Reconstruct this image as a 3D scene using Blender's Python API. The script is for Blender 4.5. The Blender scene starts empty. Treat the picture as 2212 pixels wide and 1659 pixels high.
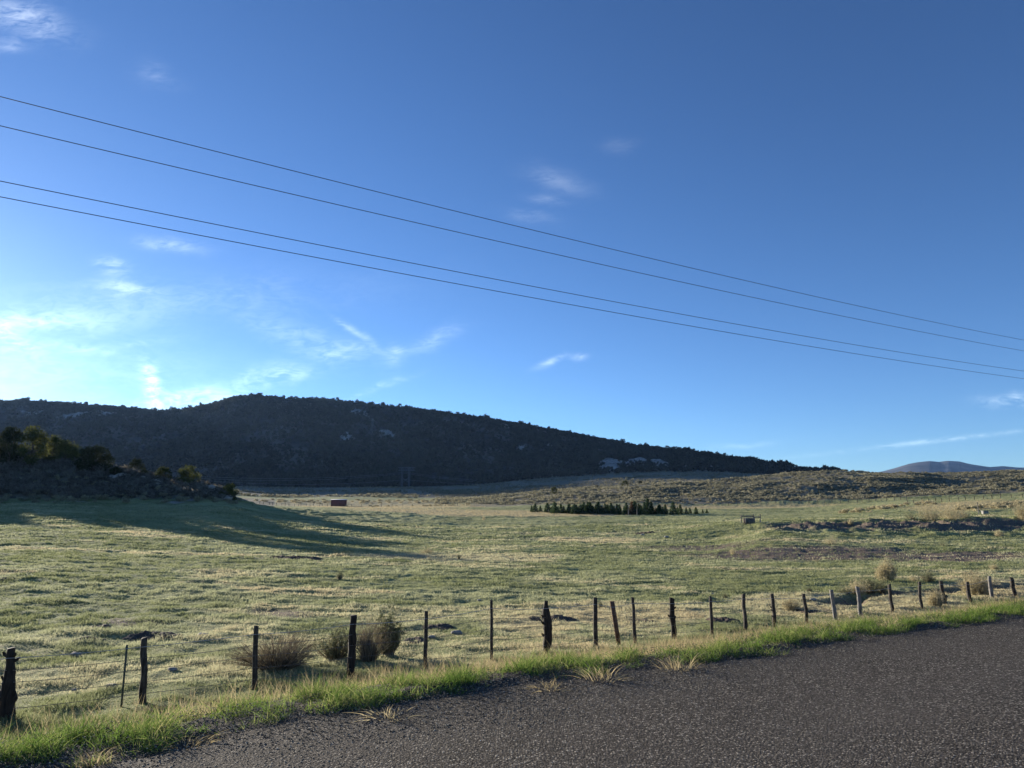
import bpy, bmesh, math, random
import numpy as np
from mathutils import Vector, Matrix
rng = np.random.default_rng(7)
random.seed(7)
S = bpy.context.scene
COL = S.collection

# ------------------------------------------------------------------ camera
F = 1536.0; CX = 1106.0; CY = 829.5            # photo geometry on a 2212 x 1659 grid
PITCH = math.atan(280.5 / F); SP, CP = math.sin(PITCH), math.cos(PITCH)
CAMZ = 1.65
cd = bpy.data.cameras.new('camera'); cam = bpy.data.objects.new('camera', cd); COL.objects.link(cam)
cd.sensor_width = 36; cd.lens = 36 * F / 2212; cd.clip_start = 0.05; cd.clip_end = 30000
cam.location = (0, 0, CAMZ); cam.rotation_euler = (math.pi / 2 + PITCH, 0, 0)
S.camera = cam
HAZE = 0.000028
S.render.resolution_x = 1024; S.render.resolution_y = 768

# ------------------------------------------------------------------ light
SUN_AZ = math.radians(-46.0); SUN_EL = math.radians(9.1)
SUN_DIR = Vector((math.sin(SUN_AZ) * math.cos(SUN_EL), math.cos(SUN_AZ) * math.cos(SUN_EL), math.sin(SUN_EL)))
sl = bpy.data.lights.new('sun', 'SUN'); sl.energy = 5.0; sl.angle = math.radians(0.5); sl.color = (1.0, 0.90, 0.74)
so = bpy.data.objects.new('sun', sl); COL.objects.link(so)
so.rotation_euler = SUN_DIR.to_track_quat('Z', 'Y').to_euler()
S.view_settings.view_transform = 'Standard'; S.view_settings.look = 'None'
S.view_settings.gamma = 1; S.view_settings.exposure = 1.42
S.cycles.max_bounces = 6; S.cycles.diffuse_bounces = 2; S.cycles.transmission_bounces = 3
S.cycles.transparent_max_bounces = 4

def ray(px, py):
    """image point (2212 grid) -> (X per Y, Z per Y)"""
    up = (CY - np.asarray(py, float)) / F
    yd = CP - SP * up
    return (np.asarray(px, float) - CX) / F / yd, (SP + CP * up) / yd

W = bpy.data.worlds.new('World'); S.world = W; W.use_nodes = True
wn = W.node_tree.nodes; wl = W.node_tree.links; wn.clear()
def wnode(t, **k):
    n = wn.new(t)
    for a, b in k.items(): setattr(n, a, b)
    return n
def wmath(op, a, b=None, c=None, clamp=False):
    n = wnode('ShaderNodeMath', operation=op); n.use_clamp = clamp
    for i, v in enumerate((a, b, c)):
        if v is None: continue
        if isinstance(v, (int, float)): n.inputs[i].default_value = v
        else: wl.new(v, n.inputs[i])
    return n.outputs[0]
sky = wnode('ShaderNodeTexSky'); sky.sky_type = 'NISHITA'; sky.sun_disc = False
sky.sun_elevation = SUN_EL; sky.sun_rotation = SUN_AZ; sky.altitude = 2200
sky.air_density = 1.0; sky.dust_density = 0.75; sky.ozone_density = 2.4
hs = wnode('ShaderNodeMix', data_type='RGBA', blend_type='MULTIPLY'); hs.inputs[0].default_value = 1.0
hs.inputs[7].default_value = (0.76, 0.925, 1.15, 1)
gm = wnode('ShaderNodeGamma'); gm.inputs[1].default_value = 1.16; wl.new(sky.outputs[0], gm.inputs[0]); wl.new(gm.outputs[0], hs.inputs[6])
tc = wnode('ShaderNodeTexCoord'); sp = wnode('ShaderNodeSeparateXYZ'); wl.new(tc.outputs['Generated'], sp.inputs[0])
yy = wmath('MAXIMUM', sp.outputs[1], 0.08)
uu = wmath('DIVIDE', sp.outputs[0], yy); tt = wmath('DIVIDE', sp.outputs[2], yy)
cv = wnode('ShaderNodeCombineXYZ'); wl.new(uu, cv.inputs[0]); wl.new(tt, cv.inputs[1])
def wnoise(scale, sx, sy, rot, detail=6, dist=0.6, rough=0.55):
    m = wnode('ShaderNodeMapping'); m.inputs['Scale'].default_value = (sx, sy, 1); m.inputs['Rotation'].default_value = (0, 0, rot)
    wl.new(cv.outputs[0], m.inputs[0])
    n = wnode('ShaderNodeTexNoise'); n.inputs['Scale'].default_value = scale; n.inputs['Detail'].default_value = detail
    n.inputs['Distortion'].default_value = dist; n.inputs['Roughness'].default_value = rough
    wl.new(m.outputs[0], n.inputs['Vector']); return n.outputs[0], n.outputs[1]
na, _ = wnoise(9, 1, 2.2, math.radians(12), 7, 0.9, 0.6)
nb, _ = wnoise(30, 1, 3.0, math.radians(-18), 6, 1.4, 0.6)
nw, nwc = wnoise(6, 1, 1, 0, 3, 0.4)
# warp the blob space a little so that no cloud is a clean ellipse
wv = wnode('ShaderNodeVectorMath', operation='SUBTRACT'); wl.new(nwc, wv.inputs[0]); wv.inputs[1].default_value = (0.5, 0.5, 0.5)
wsc = wnode('ShaderNodeVectorMath', operation='SCALE'); wl.new(wv.outputs[0], wsc.inputs[0]); wsc.inputs['Scale'].default_value = 0.07
wad = wnode('ShaderNodeVectorMath', operation='ADD'); wl.new(cv.outputs[0], wad.inputs[0]); wl.new(wsc.outputs[0], wad.inputs[1])
# px, py, rx, ry, rotation (deg, image sense clockwise), strength
CLOUDS = [(50, 40, 105, 38, 18, .95), (20, 95, 40, 12, 5, .4), (325, 160, 60, 25, 20, .22), (370, 520, 70, 15, 5, .5), (240, 575, 30, 22, 10, 1.0),
          (265, 618, 65, 11, 0, .7), (60, 697, 150, 20, -3, .8), (15, 735, 60, 22, 25, .8), (200, 740, 150, 12, -2, .35), (755, 725, 62, 7, 42, .5),
          (650, 735, 110, 26, 22, .4), (740, 765, 60, 15, 5, .4), (328, 830, 16, 42, -22, 2.4), (390, 862, 120, 20, -8, 1.0), (590, 815, 85, 20, -9, 1.0),
          (840, 778, 22, 26, 20, .6), (830, 840, 60, 8, -20, .45), (930, 735, 70, 18, -28, .4), (1205, 382, 62, 22, 15, .26), (1190, 425, 45, 12, 5, .25),
          (1150, 468, 55, 20, 5, .2), (1345, 308, 45, 14, -8, .14), (1192, 782, 26, 8, -22, .8), (1246, 774, 17, 8, -15, .6), (2030, 951, 225, 5, -6.5, .5), (2195, 880, 62, 13, 4, .9),
          (1590, 966, 60, 7, -10, .25), (300, 650, 420, 50, -3, .28), (120, 800, 300, 60, 0, .25)]
tot = None
for (px, py, rx, ry, rot, st) in CLOUDS:
    u0, t0 = ray(px, py)
    m = wnode('ShaderNodeMapping', vector_type='TEXTURE')
    m.inputs['Location'].default_value = (float(u0), float(t0), 0)
    m.inputs['Rotation'].default_value = (0, 0, -math.radians(rot))
    m.inputs['Scale'].default_value = (rx / F, ry / F, 1)
    wl.new((cv if ry < 7 or st > 2 else wad).outputs[0], m.inputs[0])
    ln = wnode('ShaderNodeVectorMath', operation='LENGTH'); wl.new(m.outputs[0], ln.inputs[0])
    g = wmath('MULTIPLY', ln.outputs['Value'], ln.outputs['Value']); g = wmath('MULTIPLY', g, -1.0)
    g = wmath('EXPONENT', g); g = wmath('MULTIPLY', g, st)
    tot = g if tot is None else wmath('ADD', tot, g)
nn = wmath('ADD', wmath('MULTIPLY', na, 0.6), wmath('MULTIPLY', nb, 0.45))
mr = wnode('ShaderNodeMapRange'); mr.interpolation_type = 'SMOOTHSTEP'; wl.new(nn, mr.inputs[0])
mr.inputs[1].default_value = 0.36; mr.inputs[2].default_value = 0.68
fac = wmath('MULTIPLY', tot, mr.outputs[0], clamp=True)
hi = wnode('ShaderNodeMix', data_type='RGBA', blend_type='ADD'); hi.inputs[0].default_value = 1
sc2 = wnode('ShaderNodeMix', data_type='RGBA', blend_type='MULTIPLY'); sc2.inputs[0].default_value = 1
wl.new(hs.outputs[2], sc2.inputs[6]); sc2.inputs[7].default_value = (1.35, 1.25, 1.05, 1)
wl.new(sc2.outputs[2], hi.inputs[6]); hi.inputs[7].default_value = (3.6, 3.5, 3.3, 1)
mx = wnode('ShaderNodeMix', data_type='RGBA'); wl.new(fac, mx.inputs[0]); wl.new(hs.outputs[2], mx.inputs[6]); wl.new(hi.outputs[2], mx.inputs[7])
bg = wnode('ShaderNodeBackground'); bg.inputs[1].default_value = 0.054; wl.new(mx.outputs[2], bg.inputs[0])
ow = wnode('ShaderNodeOutputWorld'); wl.new(bg.outputs[0], ow.inputs[0])

# ------------------------------------------------------------------ helpers
def tag(o, label=None, cat=None, group=None, kind=None):
    if label: o['label'] = label
    if cat: o['category'] = cat
    if group: o['group'] = group
    if kind: o['kind'] = kind
    return o
def empty(name, loc=(0, 0, 0), rz=0.0, **k):
    o = bpy.data.objects.new(name, None); o.empty_display_size = 0.2; COL.objects.link(o)
    o.location = loc; o.rotation_euler = (0, 0, rz); return tag(o, **k)
def mobj(name, V, Fc, mat, parent=None, smooth=False, attrs=None, loc=None, **k):
    """one mesh object from numpy vertices and a list of face arrays (each n x 3 or n x 4)"""
    V = np.asarray(V, np.float32)
    if isinstance(Fc, np.ndarray): Fc = [Fc]
    Fc = [np.asarray(f, np.int32) for f in Fc if len(f)]
    me = bpy.data.meshes.new(name)
    nl = sum(f.size for f in Fc); nf = sum(len(f) for f in Fc)
    me.vertices.add(len(V)); me.vertices.foreach_set('co', V.ravel())
    me.loops.add(nl); me.polygons.add(nf)
    me.loops.foreach_set('vertex_index', np.concatenate([f.ravel() for f in Fc]))
    tot_ = np.concatenate([np.full(len(f), f.shape[1], np.int32) for f in Fc])
    st = np.concatenate([[0], np.cumsum(tot_)[:-1]]).astype(np.int32)
    me.polygons.foreach_set('loop_start', st); me.polygons.foreach_set('loop_total', tot_)
    if smooth: me.polygons.foreach_set('use_smooth', np.ones(nf, bool))
    me.update(calc_edges=True)
    if attrs:
        for n, a in attrs.items():
            at = me.attributes.new(n, 'FLOAT', 'POINT'); at.data.foreach_set('value', np.asarray(a, np.float32))
    me.materials.append(mat)
    o = bpy.data.objects.new(name, me); COL.objects.link(o)
    if parent: o.parent = parent
    if loc is not None: o.location = loc
    return tag(o, **k)
def copy_tree(o, parent=None):
    c = o.copy(); COL.objects.link(c)
    if parent: c.parent = parent
    for ch in list(o.children): copy_tree(ch, c)
    return c
class MB:
    def __init__(s): s.v = []; s.q = []; s.t = []; s.n = 0
    def add(s, V, Q=None, T=None):
        V = np.asarray(V, float); s.v.append(V)
        if Q is not None and len(Q): s.q.append(np.asarray(Q) + s.n)
        if T is not None and len(T): s.t.append(np.asarray(T) + s.n)
        s.n += len(V)
    def box(s, c, sz, rz=0.0, rx=0.0):
        P = np.array([[x, y, z] for x in (-.5, .5) for y in (-.5, .5) for z in (-.5, .5)]) * sz
        M = np.array(Matrix.Rotation(rz, 3, 'Z') @ Matrix.Rotation(rx, 3, 'X')); P = P @ M.T + c
        s.add(P, [[0, 1, 3, 2], [4, 6, 7, 5], [0, 4, 5, 1], [2, 3, 7, 6], [0, 2, 6, 4], [1, 5, 7, 3]])
    def tube(s, pts, rad, k=6, cap=True):
        pts = np.asarray(pts, float); n = len(pts); rad = np.broadcast_to(rad, n)
        tg = np.gradient(pts, axis=0); tg /= np.linalg.norm(tg, axis=1)[:, None] + 1e-9
        ref = np.array([0, 0, 1.]) if abs(tg[0][2]) < .9 else np.array([1., 0, 0])
        a = np.cross(tg, ref); a /= np.linalg.norm(a, axis=1)[:, None] + 1e-9; b = np.cross(tg, a)
        th = np.arange(k) * 2 * np.pi / k
        V = (pts[:, None] + rad[:, None, None] * (np.cos(th)[None, :, None] * a[:, None] + np.sin(th)[None, :, None] * b[:, None])).reshape(-1, 3)
        i = np.arange(n - 1)[:, None] * k; j = np.arange(k)[None]; j2 = (j + 1) % k
        Q = np.stack([i + j, i + j2, i + k + j2, i + k + j], -1).reshape(-1, 4)
        T = []
        if cap:
            T = [[0, m, m + 1] for m in range(1, k - 1)] + [[(n - 1) * k, (n - 1) * k + m + 1, (n - 1) * k + m] for m in range(1, k - 1)]
        s.add(V, Q, T)
    def build(s, name, mat, parent=None, **k):
        V = np.concatenate(s.v); Fc = []
        if s.q: Fc.append(np.concatenate(s.q))
        if s.t: Fc.append(np.concatenate(s.t))
        return mobj(name, V, Fc, mat, parent, **k)

# gradient noise
_perm = rng.permutation(512); _g = rng.normal(size=(512, 2)); _g /= np.linalg.norm(_g, axis=1)[:, None]
def pn(x, y):
    xi = np.floor(x).astype(np.int64); yi = np.floor(y).astype(np.int64); xf = x - xi; yf = y - yi
    u = xf * xf * xf * (xf * (xf * 6 - 15) + 10); v = yf * yf * yf * (yf * (yf * 6 - 15) + 10)
    def g(ix, iy, dx, dy):
        h = _perm[(_perm[ix & 511] + iy) & 511]; return _g[h, 0] * dx + _g[h, 1] * dy
    a = g(xi, yi, xf, yf); b = g(xi + 1, yi, xf - 1, yf); c = g(xi, yi + 1, xf, yf - 1); d = g(xi + 1, yi + 1, xf - 1, yf - 1)
    return (a + u * (b - a)) * (1 - v) + (c + u * (d - c)) * v
def fbm(x, y, s, o=4, r=.5):
    t = 0; a = 1.0; f = 1.0 / s
    for k in range(o): t = t + a * pn(x * f + 17.3 * k, y * f - 9.1 * k); a *= r; f *= 2.03
    return t
def sst(a, b, x):
    t = np.clip((np.asarray(x, float) - a) / (b - a), 0, 1); return t * t * (3 - 2 * t)

# ------------------------------------------------------------------ terrain height
RD = np.array([.838, .545]) / math.hypot(.838, .545); RN = np.array([-RD[1], RD[0]])   # road direction and its normal
def sn(x, y): return x * RD[0] + y * RD[1], x * RN[0] + y * RN[1]
# posts: top px,py  base px,py  width px  style
POSTS = [(22, 1400, 8, 1568, 20, 'stump'), (262, 1393, 260, 1549, 5, 'metal'), (306, 1378, 308, 1522, 13, 'pole'), (549, 1352, 549, 1496, 11, 'sawn'),
         (764, 1330, 759, 1450, 15, 'knot'), (920, 1320, 919, 1433, 9, 'sawn'), (1061, 1297, 1062, 1410, 7, 'sawn'), (1182, 1299, 1180, 1397, 15, 'gnarl'),
         (1286, 1291, 1287, 1390, 10, 'sawn'), (1322, 1299, 1337, 1387, 9, 'board'), (1366, 1290, 1371, 1377, 7, 'pole'), (1451, 1292, 1455, 1377, 11, 'knot'),
         (1535, 1288, 1538, 1370, 7, 'sawn'), (1606, 1283, 1610, 1368, 8, 'pole'), (1667, 1283, 1673, 1365, 8, 'knot'), (1737, 1283, 1744, 1355, 7, 'pole'),
         (1796, 1274, 1805, 1349, 8, 'pole'), (1853, 1268, 1860, 1339, 8, 'pole'), (1920, 1262, 1929, 1332, 7, 'pole'), (1986, 1257, 1990, 1320, 6, 'pole'),
         (2032, 1255, 2042, 1316, 8, 'knot'), (2089, 1257, 2097, 1306, 7, 'pole'), (2136, 1245, 2145, 1303, 7, 'pole'), (2184, 1247, 2194, 1300, 8, 'pole')]
FA = np.array([-7.6, 11.35]); FB = np.array([20.8, 32.0])      # fence line in plan
def fence_xy(u):                                               # where the ray with X = u*Y meets the fence line
    d = FB - FA; k = (u * FA[1] - FA[0]) / (d[0] - u * d[1]); return FA + k * d
_pu = []; _pz = []
for p in POSTS:
    u, t = ray(p[2], p[3]); q = fence_xy(float(u)); _pu.append(q[0]); _pz.append(CAMZ + q[1] * float(t))
_zc = np.polyfit(_pu, _pz, 2)
def zfence(x): return np.polyval(_zc, np.clip(x, -10, 26))
def P(py): return ('p', py)
Z_ = None
COLS = {  # photo column -> (distance along the view axis, height z or P(photo row))
 -4500: [(8, -.6), (30, -.3), (60, 1), (110, 9), (150, 16), (300, 14), (900, 60), (1650, 150), (3500, 60)],
 -1400: [(8, -1.0), (30, -.8), (60, 0), (90, 2), (120, 7), (150, 13), (180, 16), (400, 15), (900, 70), (1650, 225), (2400, 150), (3500, 60)],
 -500: [(8, -1.3), (30, -1.2), (60, -.6), (90, .8), (115, 3.5), (135, 8), (160, 13.5), (190, 15), (300, 11), (500, 14), (900, 60), (1250, 140), (1650, P(865)), (2400, 150), (3500, 60)],
 0: [(8, -1.3), (12, -1.5), (30, -1.45), (60, -.9), (90, .45), (122, P(1086)), (138, P(1048)), (152, P(1003)), (170, P(973)), (200, P(976)), (280, P(1015)), (420, P(1050)), (900, P(1042)), (1200, P(965)), (1550, P(872)), (1700, P(869)), (2300, P(960)), (3500, 60)],
 150: [(8, -1.3), (12, -1.5), (30, -1.5), (60, -1.1), (90, .25), (122, P(1086)), (138, P(1052)), (152, P(1008)), (168, P(986)), (200, P(994)), (280, P(1035)), (420, P(1055)), (900, P(1045)), (1200, P(968)), (1550, P(882)), (1700, P(880)), (2300, P(970)), (3500, 60)],
 300: [(8, -1.3), (12, -1.45), (30, -1.6), (60, -1.3), (90, 0), (124, P(1085)), (138, P(1060)), (150, P(1034)), (162, P(1029)), (200, P(1050)), (280, P(1068)), (420, P(1062)), (900, P(1048)), (1200, P(968)), (1550, P(890)), (1700, P(889)), (2300, P(975)), (3500, 60)],
 430: [(8, -1.3), (14, -1.5), (30, -1.65), (60, -1.4), (90, -.3), (125, P(1085)), (140, P(1062)), (150, P(1052)), (165, P(1062)), (230, P(1082)), (330, P(1080)), (420, P(1070)), (900, P(1050)), (1250, P(965)), (1550, P(880)), (1650, P(878)), (2300, P(960)), (3500, 60)],
 515: [(8, -1.3), (15, -1.5), (30, -1.7), (60, -1.5), (90, -.6), (125, P(1090)), (140, P(1082)), (150, P(1080)), (165, P(1088)), (230, P(1092)), (330, P(1084)), (400, P(1076)), (900, P(1052)), (1250, P(958)), (1550, P(860)), (1650, P(858)), (2300, P(950)), (3500, 60)],
 600: [(8, -1.3), (16, -1.5), (30, -1.75), (60, -1.55), (90, -1.0), (130, P(1107)), (200, P(1099)), (330, P(1093)), (400, P(1079)), (600, P(1068)), (900, P(1053)), (1250, P(962)), (1550, P(864)), (1650, P(862)), (2300, P(950)), (3500, 60)],
 800: [(8, -1.3), (17, -1.55), (30, -1.8), (60, -1.75), (90, -1.4), (130, P(1122)), (200, P(1106)), (330, P(1095)), (400, P(1079)), (600, P(1063)), (900, P(1053)), (1250, P(968)), (1550, P(879)), (1650, P(877)), (2300, P(960)), (3500, 60)],
 1000: [(8, -1.4), (19, -1.6), (30, -1.85), (60, -1.85), (90, -1.5), (130, P(1130)), (165, P(1119)), (200, P(1110)), (250, P(1100)), (320, P(1091)), (380, P(1080)), (450, P(1078)), (600, P(1062)), (900, P(1050)), (1250, P(972)), (1500, P(902)), (1600, P(900)), (2300, P(980)), (3500, 60)],
 1200: [(8, -1.4), (20, -1.6), (30, -1.9), (60, -1.95), (90, -1.5), (130, P(1128)), (165, P(1117)), (200, P(1108)), (250, P(1098)), (300, P(1084)), (370, P(1062)), (430, P(1060)), (520, P(1068)), (700, P(1040)), (850, P(1035)), (1150, P(980)), (1400, P(934)), (1500, P(933)), (2200, P(1000)), (3500, 60)],
 1400: [(8, -1.5), (22, -1.7), (30, -1.9), (60, -2.05), (90, -1.5), (130, P(1126)), (170, P(1115)), (205, P(1107)), (250, P(1098)), (300, P(1078)), (375, P(1049)), (430, P(1046)), (520, P(1056)), (650, P(1032)), (720, P(1030)), (850, P(1024)), (1050, P(985)), (1250, P(967)), (1350, P(966)), (2000, P(1020)), (3500, 60)],
 1560: [(8, -1.5), (23, -1.7), (30, -1.9), (60, -2.1), (88, -1.6), (97, P(1133)), (120, P(1124)), (172, P(1113)), (205, P(1106)), (250, P(1096)), (300, P(1074)), (375, P(1045)), (430, P(1042)), (520, P(1050)), (650, P(1031)), (720, P(1030)), (850, P(1022)), (1050, P(995)), (1150, P(989)), (1250, P(989)), (2000, P(1025)), (3500, 60)],
 1640: [(8, -1.5), (24, -1.75), (30, -1.9), (60, -2.1), (88, P(1141)), (98, P(1128)), (120, P(1122)), (172, P(1113)), (210, P(1104)), (250, P(1096)), (300, P(1070)), (370, P(1039)), (430, P(1034)), (520, P(1045)), (650, P(1036)), (850, P(1026)), (1000, P(1007)), (1100, P(1002)), (1200, P(1002)), (2000, P(1030)), (3500, 50)],
 1780: [(8, -1.6), (26, -1.8), (34, -1.95), (60, -2.1), (87, P(1148)), (99, P(1125)), (120, P(1118)), (175, P(1110)), (210, P(1102)), (250, P(1092)), (300, P(1062)), (370, P(1028)), (430, P(1022)), (520, P(1040)), (850, P(1040)), (1000, P(1026)), (1100, P(1024)), (2000, P(1040)), (3500, 50)],
 1950: [(8, -1.7), (29, -1.9), (36, -2.0), (60, -2.0), (85, P(1154)), (98, P(1121)), (115, P(1116)), (150, P(1103)), (200, P(1090)), (250, P(1080)), (300, P(1056)), (370, P(1027)), (430, P(1021.5)), (520, P(1035)), (850, P(1050)), (2000, P(1050)), (3500, 40)],
 2212: [(8, -1.8), (33, -1.95), (40, -2.0), (60, -1.8), (84, P(1159)), (98, P(1116)), (115, P(1110)), (150, P(1096)), (190, P(1076)), (250, P(1070)), (300, P(1050)), (370, P(1026)), (430, P(1020)), (520, P(1035)), (850, P(1050)), (2000, P(1050)), (3500, 40)],
 3200: [(8, -2.0), (40, -2.1), (60, -1.6), (84, -.6), (98, 1.5), (150, 3), (250, 10), (370, 23), (430, 25), (900, 28), (3500, 40)],
 7000: [(8, -2.0), (40, -1.0), (100, 2), (370, 20), (900, 28), (3500, 40)],
}
LY = np.linspace(math.log(6), math.log(12000), 900)
cu = []; tab = []
for px, prof in COLS.items():
    cu.append((px - CX) / F * CP)
    if px <= 1000: prof = [(a * .9 if 1150 <= a <= 1800 else a, b) for a, b in prof]
    ly = [math.log(a) for a, b in prof]; zz = [b if not isinstance(b, tuple) else CAMZ + a * float(ray(px, b[1])[1]) for a, b in prof]
    tab.append(np.interp(LY, ly, zz))
cu = np.array(cu); tab = np.array(tab)
UG = np.concatenate([np.linspace(cu[0], -.76, 60), np.linspace(-.755, .755, 400), np.linspace(.76, cu[-1], 60)])
TG = np.array([np.interp(UG, cu, tab[:, j]) for j in range(len(LY))]).T      # [u, logY]
def smooth(a, s, ax):
    k = np.arange(-3 * s, 3 * s + 1); w = np.exp(-k * k / (2 * s * s)); w /= w.sum()
    pad = [(0, 0), (0, 0)]; pad[ax] = (3 * s, 3 * s); b = np.pad(a, pad, mode='edge'); o = 0
    for i, kk in enumerate(k):
        sl_ = [slice(None), slice(None)]; sl_[ax] = slice(i, i + a.shape[ax]); o = o + w[i] * b[tuple(sl_)]
    return o
TG = smooth(TG, 3, 1); TG = smooth(TG, 6, 0)
SKY = [(-300, 872), (0, 869), (60, 872), (120, 876), (170, 880), (240, 884), (300, 889), (345, 891), (385, 886), (430, 877), (465, 868), (490, 861), (510, 859), (560, 860), (600, 863), (650, 866), (700, 869), (800, 879), (900, 888), (1000, 902), (1100, 918), (1200, 935), (1300, 951),
       (1400, 968), (1500, 983), (1560, 991), (1600, 997), (1650, 1006), (1700, 1014), (1780, 1026)]
Yg = np.exp(LY); bandk = sst(980, 1250, Yg)
for i, u_ in enumerate(UG):
    px_ = CX + u_ * F / CP
    if px_ < -300 or px_ > 1780: continue
    tg = float(ray(px_, np.interp(px_, [a for a, b in SKY], [b for a, b in SKY]))[1]); m_ = (Yg > 900) & (Yg < 2000)
    zz = TG[i]; k_ = 1.0
    for it in range(3):
        t_ = (zz[m_] - CAMZ) / Yg[m_]; k_ = tg / t_.max(); zz = CAMZ + (zz - CAMZ) * (1 + (k_ - 1) * (bandk if it < 2 else bandk))
    TG[i] = zz
UI = np.arange(len(UG))
def table(u, Y):
    ui = np.clip(np.interp(u, UG, UI), 0, len(UG) - 1.001); li = np.clip((np.log(np.maximum(Y, 1e-3)) - LY[0]) / (LY[1] - LY[0]), 0, len(LY) - 1.001)
    a = ui.astype(int); b = li.astype(int); fa = ui - a; fb = li - b
    return (TG[a, b] * (1 - fa) + TG[a + 1, b] * fa) * (1 - fb) + (TG[a, b + 1] * (1 - fa) + TG[a + 1, b + 1] * fa) * fb
def polydist(x, y, pts):
    d = np.full(np.shape(x), 1e9); k = np.zeros(np.shape(x)); n = len(pts) - 1
    for i in range(n):
        a = np.array(pts[i], float); b = np.array(pts[i + 1], float); e = b - a; L = e @ e
        t = np.clip(((x - a[0]) * e[0] + (y - a[1]) * e[1]) / L, 0, 1)
        q = np.hypot(x - a[0] - t * e[0], y - a[1] - t * e[1]); m = q < d; d = np.where(m, q, d); k = np.where(m, (i + t) / n, k)
    return d, k
def flat(px, py, z):                         # image point on a level plane
    u, t = ray(px, py); Y = (z - CAMZ) / float(t); return (float(u) * Y, Y)
CREEK = [flat(*q) for q in [(1490, 1347, -1.95), (1600, 1338, -1.95), (1700, 1327, -1.95), (1790, 1322, -1.95), (1830, 1296, -1.95), (1920, 1280, -1.95), (2020, 1274, -1.95), (2110, 1266, -1.95), (2260, 1260, -1.95), (2600, 1245, -1.95)]]
def colY(px, Y):
    return ((px - CX) / F * CP * Y, Y)
DITCH = [colY(*q) for q in [(900, 172), (1050, 166), (1250, 168), (1450, 170), (1600, 170), (1720, 168), (1850, 160), (1960, 150)]]
EDGE_N = [0, 5.6, 6.3, 7.0, 8.0, 10.0, 13.8]
def edge_shift(s): return .28 * fbm(s, s * 0 + 3.3, 3.5, 3) - .10 + .30 * (1 - sst(1.0, 2.2, s)) + .38 * sst(3, 8, s) + .30 * sst(9, 14, s)
def H(x, y):
    x = np.asarray(x, float); y = np.asarray(y, float); r = np.hypot(x, y)
    Ye = np.maximum(y, .40 * r); u = np.clip(x / Ye, cu[0], cu[-1])
    T = table(u, Ye); w = sst(-.2, .35, y / (r + 1e-6)); T = w * T + (1 - w) * np.clip(T, -.8, 6) * .6
    s, n = sn(x, y)
    # hummocks and larger undulation
    near = 1 - sst(250, 500, r)
    bump = near * (.028 * fbm(x, y, .5, 2) * (1 - sst(30, 60, r)) + .055 * fbm(x, y, 1.3, 3) + .075 * fbm(x, y, 4.2, 3) + .15 * sst(25, 90, r) * fbm(x + 50, y, 16, 2))
    bump = bump + near * sst(18, 35, r) * (.11 + .05 * sst(50, 120, r)) * (fbm(x * .45, y * 1.1, 1.7, 4, .62))
    bump = bump + sst(55, 110, y) * near * .10 * fbm(x, y * 1.3, 5, 3)
    hillL = np.exp(-((x + 78) / 60) ** 2 - ((y - 160) / 34) ** 2)
    bump = bump + hillL * (1.6 * fbm(x, y, 14, 4) + .5 * fbm(x, y, 3.0, 3))
    sage = sst(230, 300, y) * (1 - sst(560, 800, y)) * sst(-.1, .1, u)
    bump = bump + sage * (3.6 * fbm(x * .7, y, 70, 3) + 1.3 * fbm(x, y, 18, 3))
    far = sst(850, 1150, y) * (1 - .8 * sst(1150, 1450, y))
    bump = bump + far * (16 * fbm(x, y * .6, 230, 4) + 5 * fbm(x * 1.5, y * .5, 60, 3))
    face = sst(930, 1080, y) * (1 - sst(1250, 1420, y)); bump = bump + face * 9 * fbm(x * 1.0, y * .22, 75, 3)
    if True:
        rock = rock_mask(x, y); bump = bump + rock * (9 * np.abs(fbm(x * 1.2, y * .5 + x * .3, 40, 4)) + 2)
    bank = np.exp(-((y - 92) / 9) ** 2) * sst(.28, .40, u)
    bump = bump + bank * (.75 * fbm(x, y, 3, 4))
    T = T + bump
    d, k = polydist(x, y, CREEK); f = sst(.30, .5, k)
    d = d + .5 * fbm(x, y, 2.5, 2)
    T = T - f * (.42 * np.exp(-(d / .62) ** 4)) * (1 + .4 * fbm(x, y, 5, 2))
    d, k = polydist(x, y, DITCH); T = T - sst(0, .12, k) * (1 - sst(.94, 1, k)) * .8 * np.exp(-(d / 1.7) ** 2)
    # road embankment
    zf = zfence(x); nn_ = n + edge_shift(s)
    e = np.interp(nn_, [5.9, 6.5, 7.1, 8.2, 10.2, 13.8], [0, 0, 0, 0, 0, 0]) + \
        np.where(nn_ < 8.2, np.interp(nn_, [6.1, 7.0, 8.2], [-.02, -.12, -.45]), np.interp(nn_, [8.2, 10.2, 13.8], [-.45, -1.0, -99]))
    k2 = sst(8.6, 13.8, nn_)
    e = np.where(nn_ < 8.2, e, np.interp(nn_, [8.2, 10.2, 13.8, 15], [-.45, -.95, -1.35, -1.35])) * (1 - k2) + zf * k2
    e = e + (.02 + .05 * sst(7, 9, n)) * fbm(x, y, .9, 3) * sst(6.3, 7, nn_)
    e = e + .055 * sst(6.15, 6.5, nn_) * (1 - sst(6.9, 7.8, nn_)) * (1 + 1.1 * fbm(s * 1.0, n * 2, .7, 3))
    e = np.where(nn_ < 6.1, -.02, e)
    e = np.where(n < -3.4, -.05 - .25 * sst(-4, -8, n) * 1.0 + .05 * fbm(x, y, 2, 3), e)
    w2 = sst(13.0, 16.0, n) ; w2 = np.where((y < 0) & (n < 30), w2 * 1.0, w2)
    return e * (1 - w2) + T * w2
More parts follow.
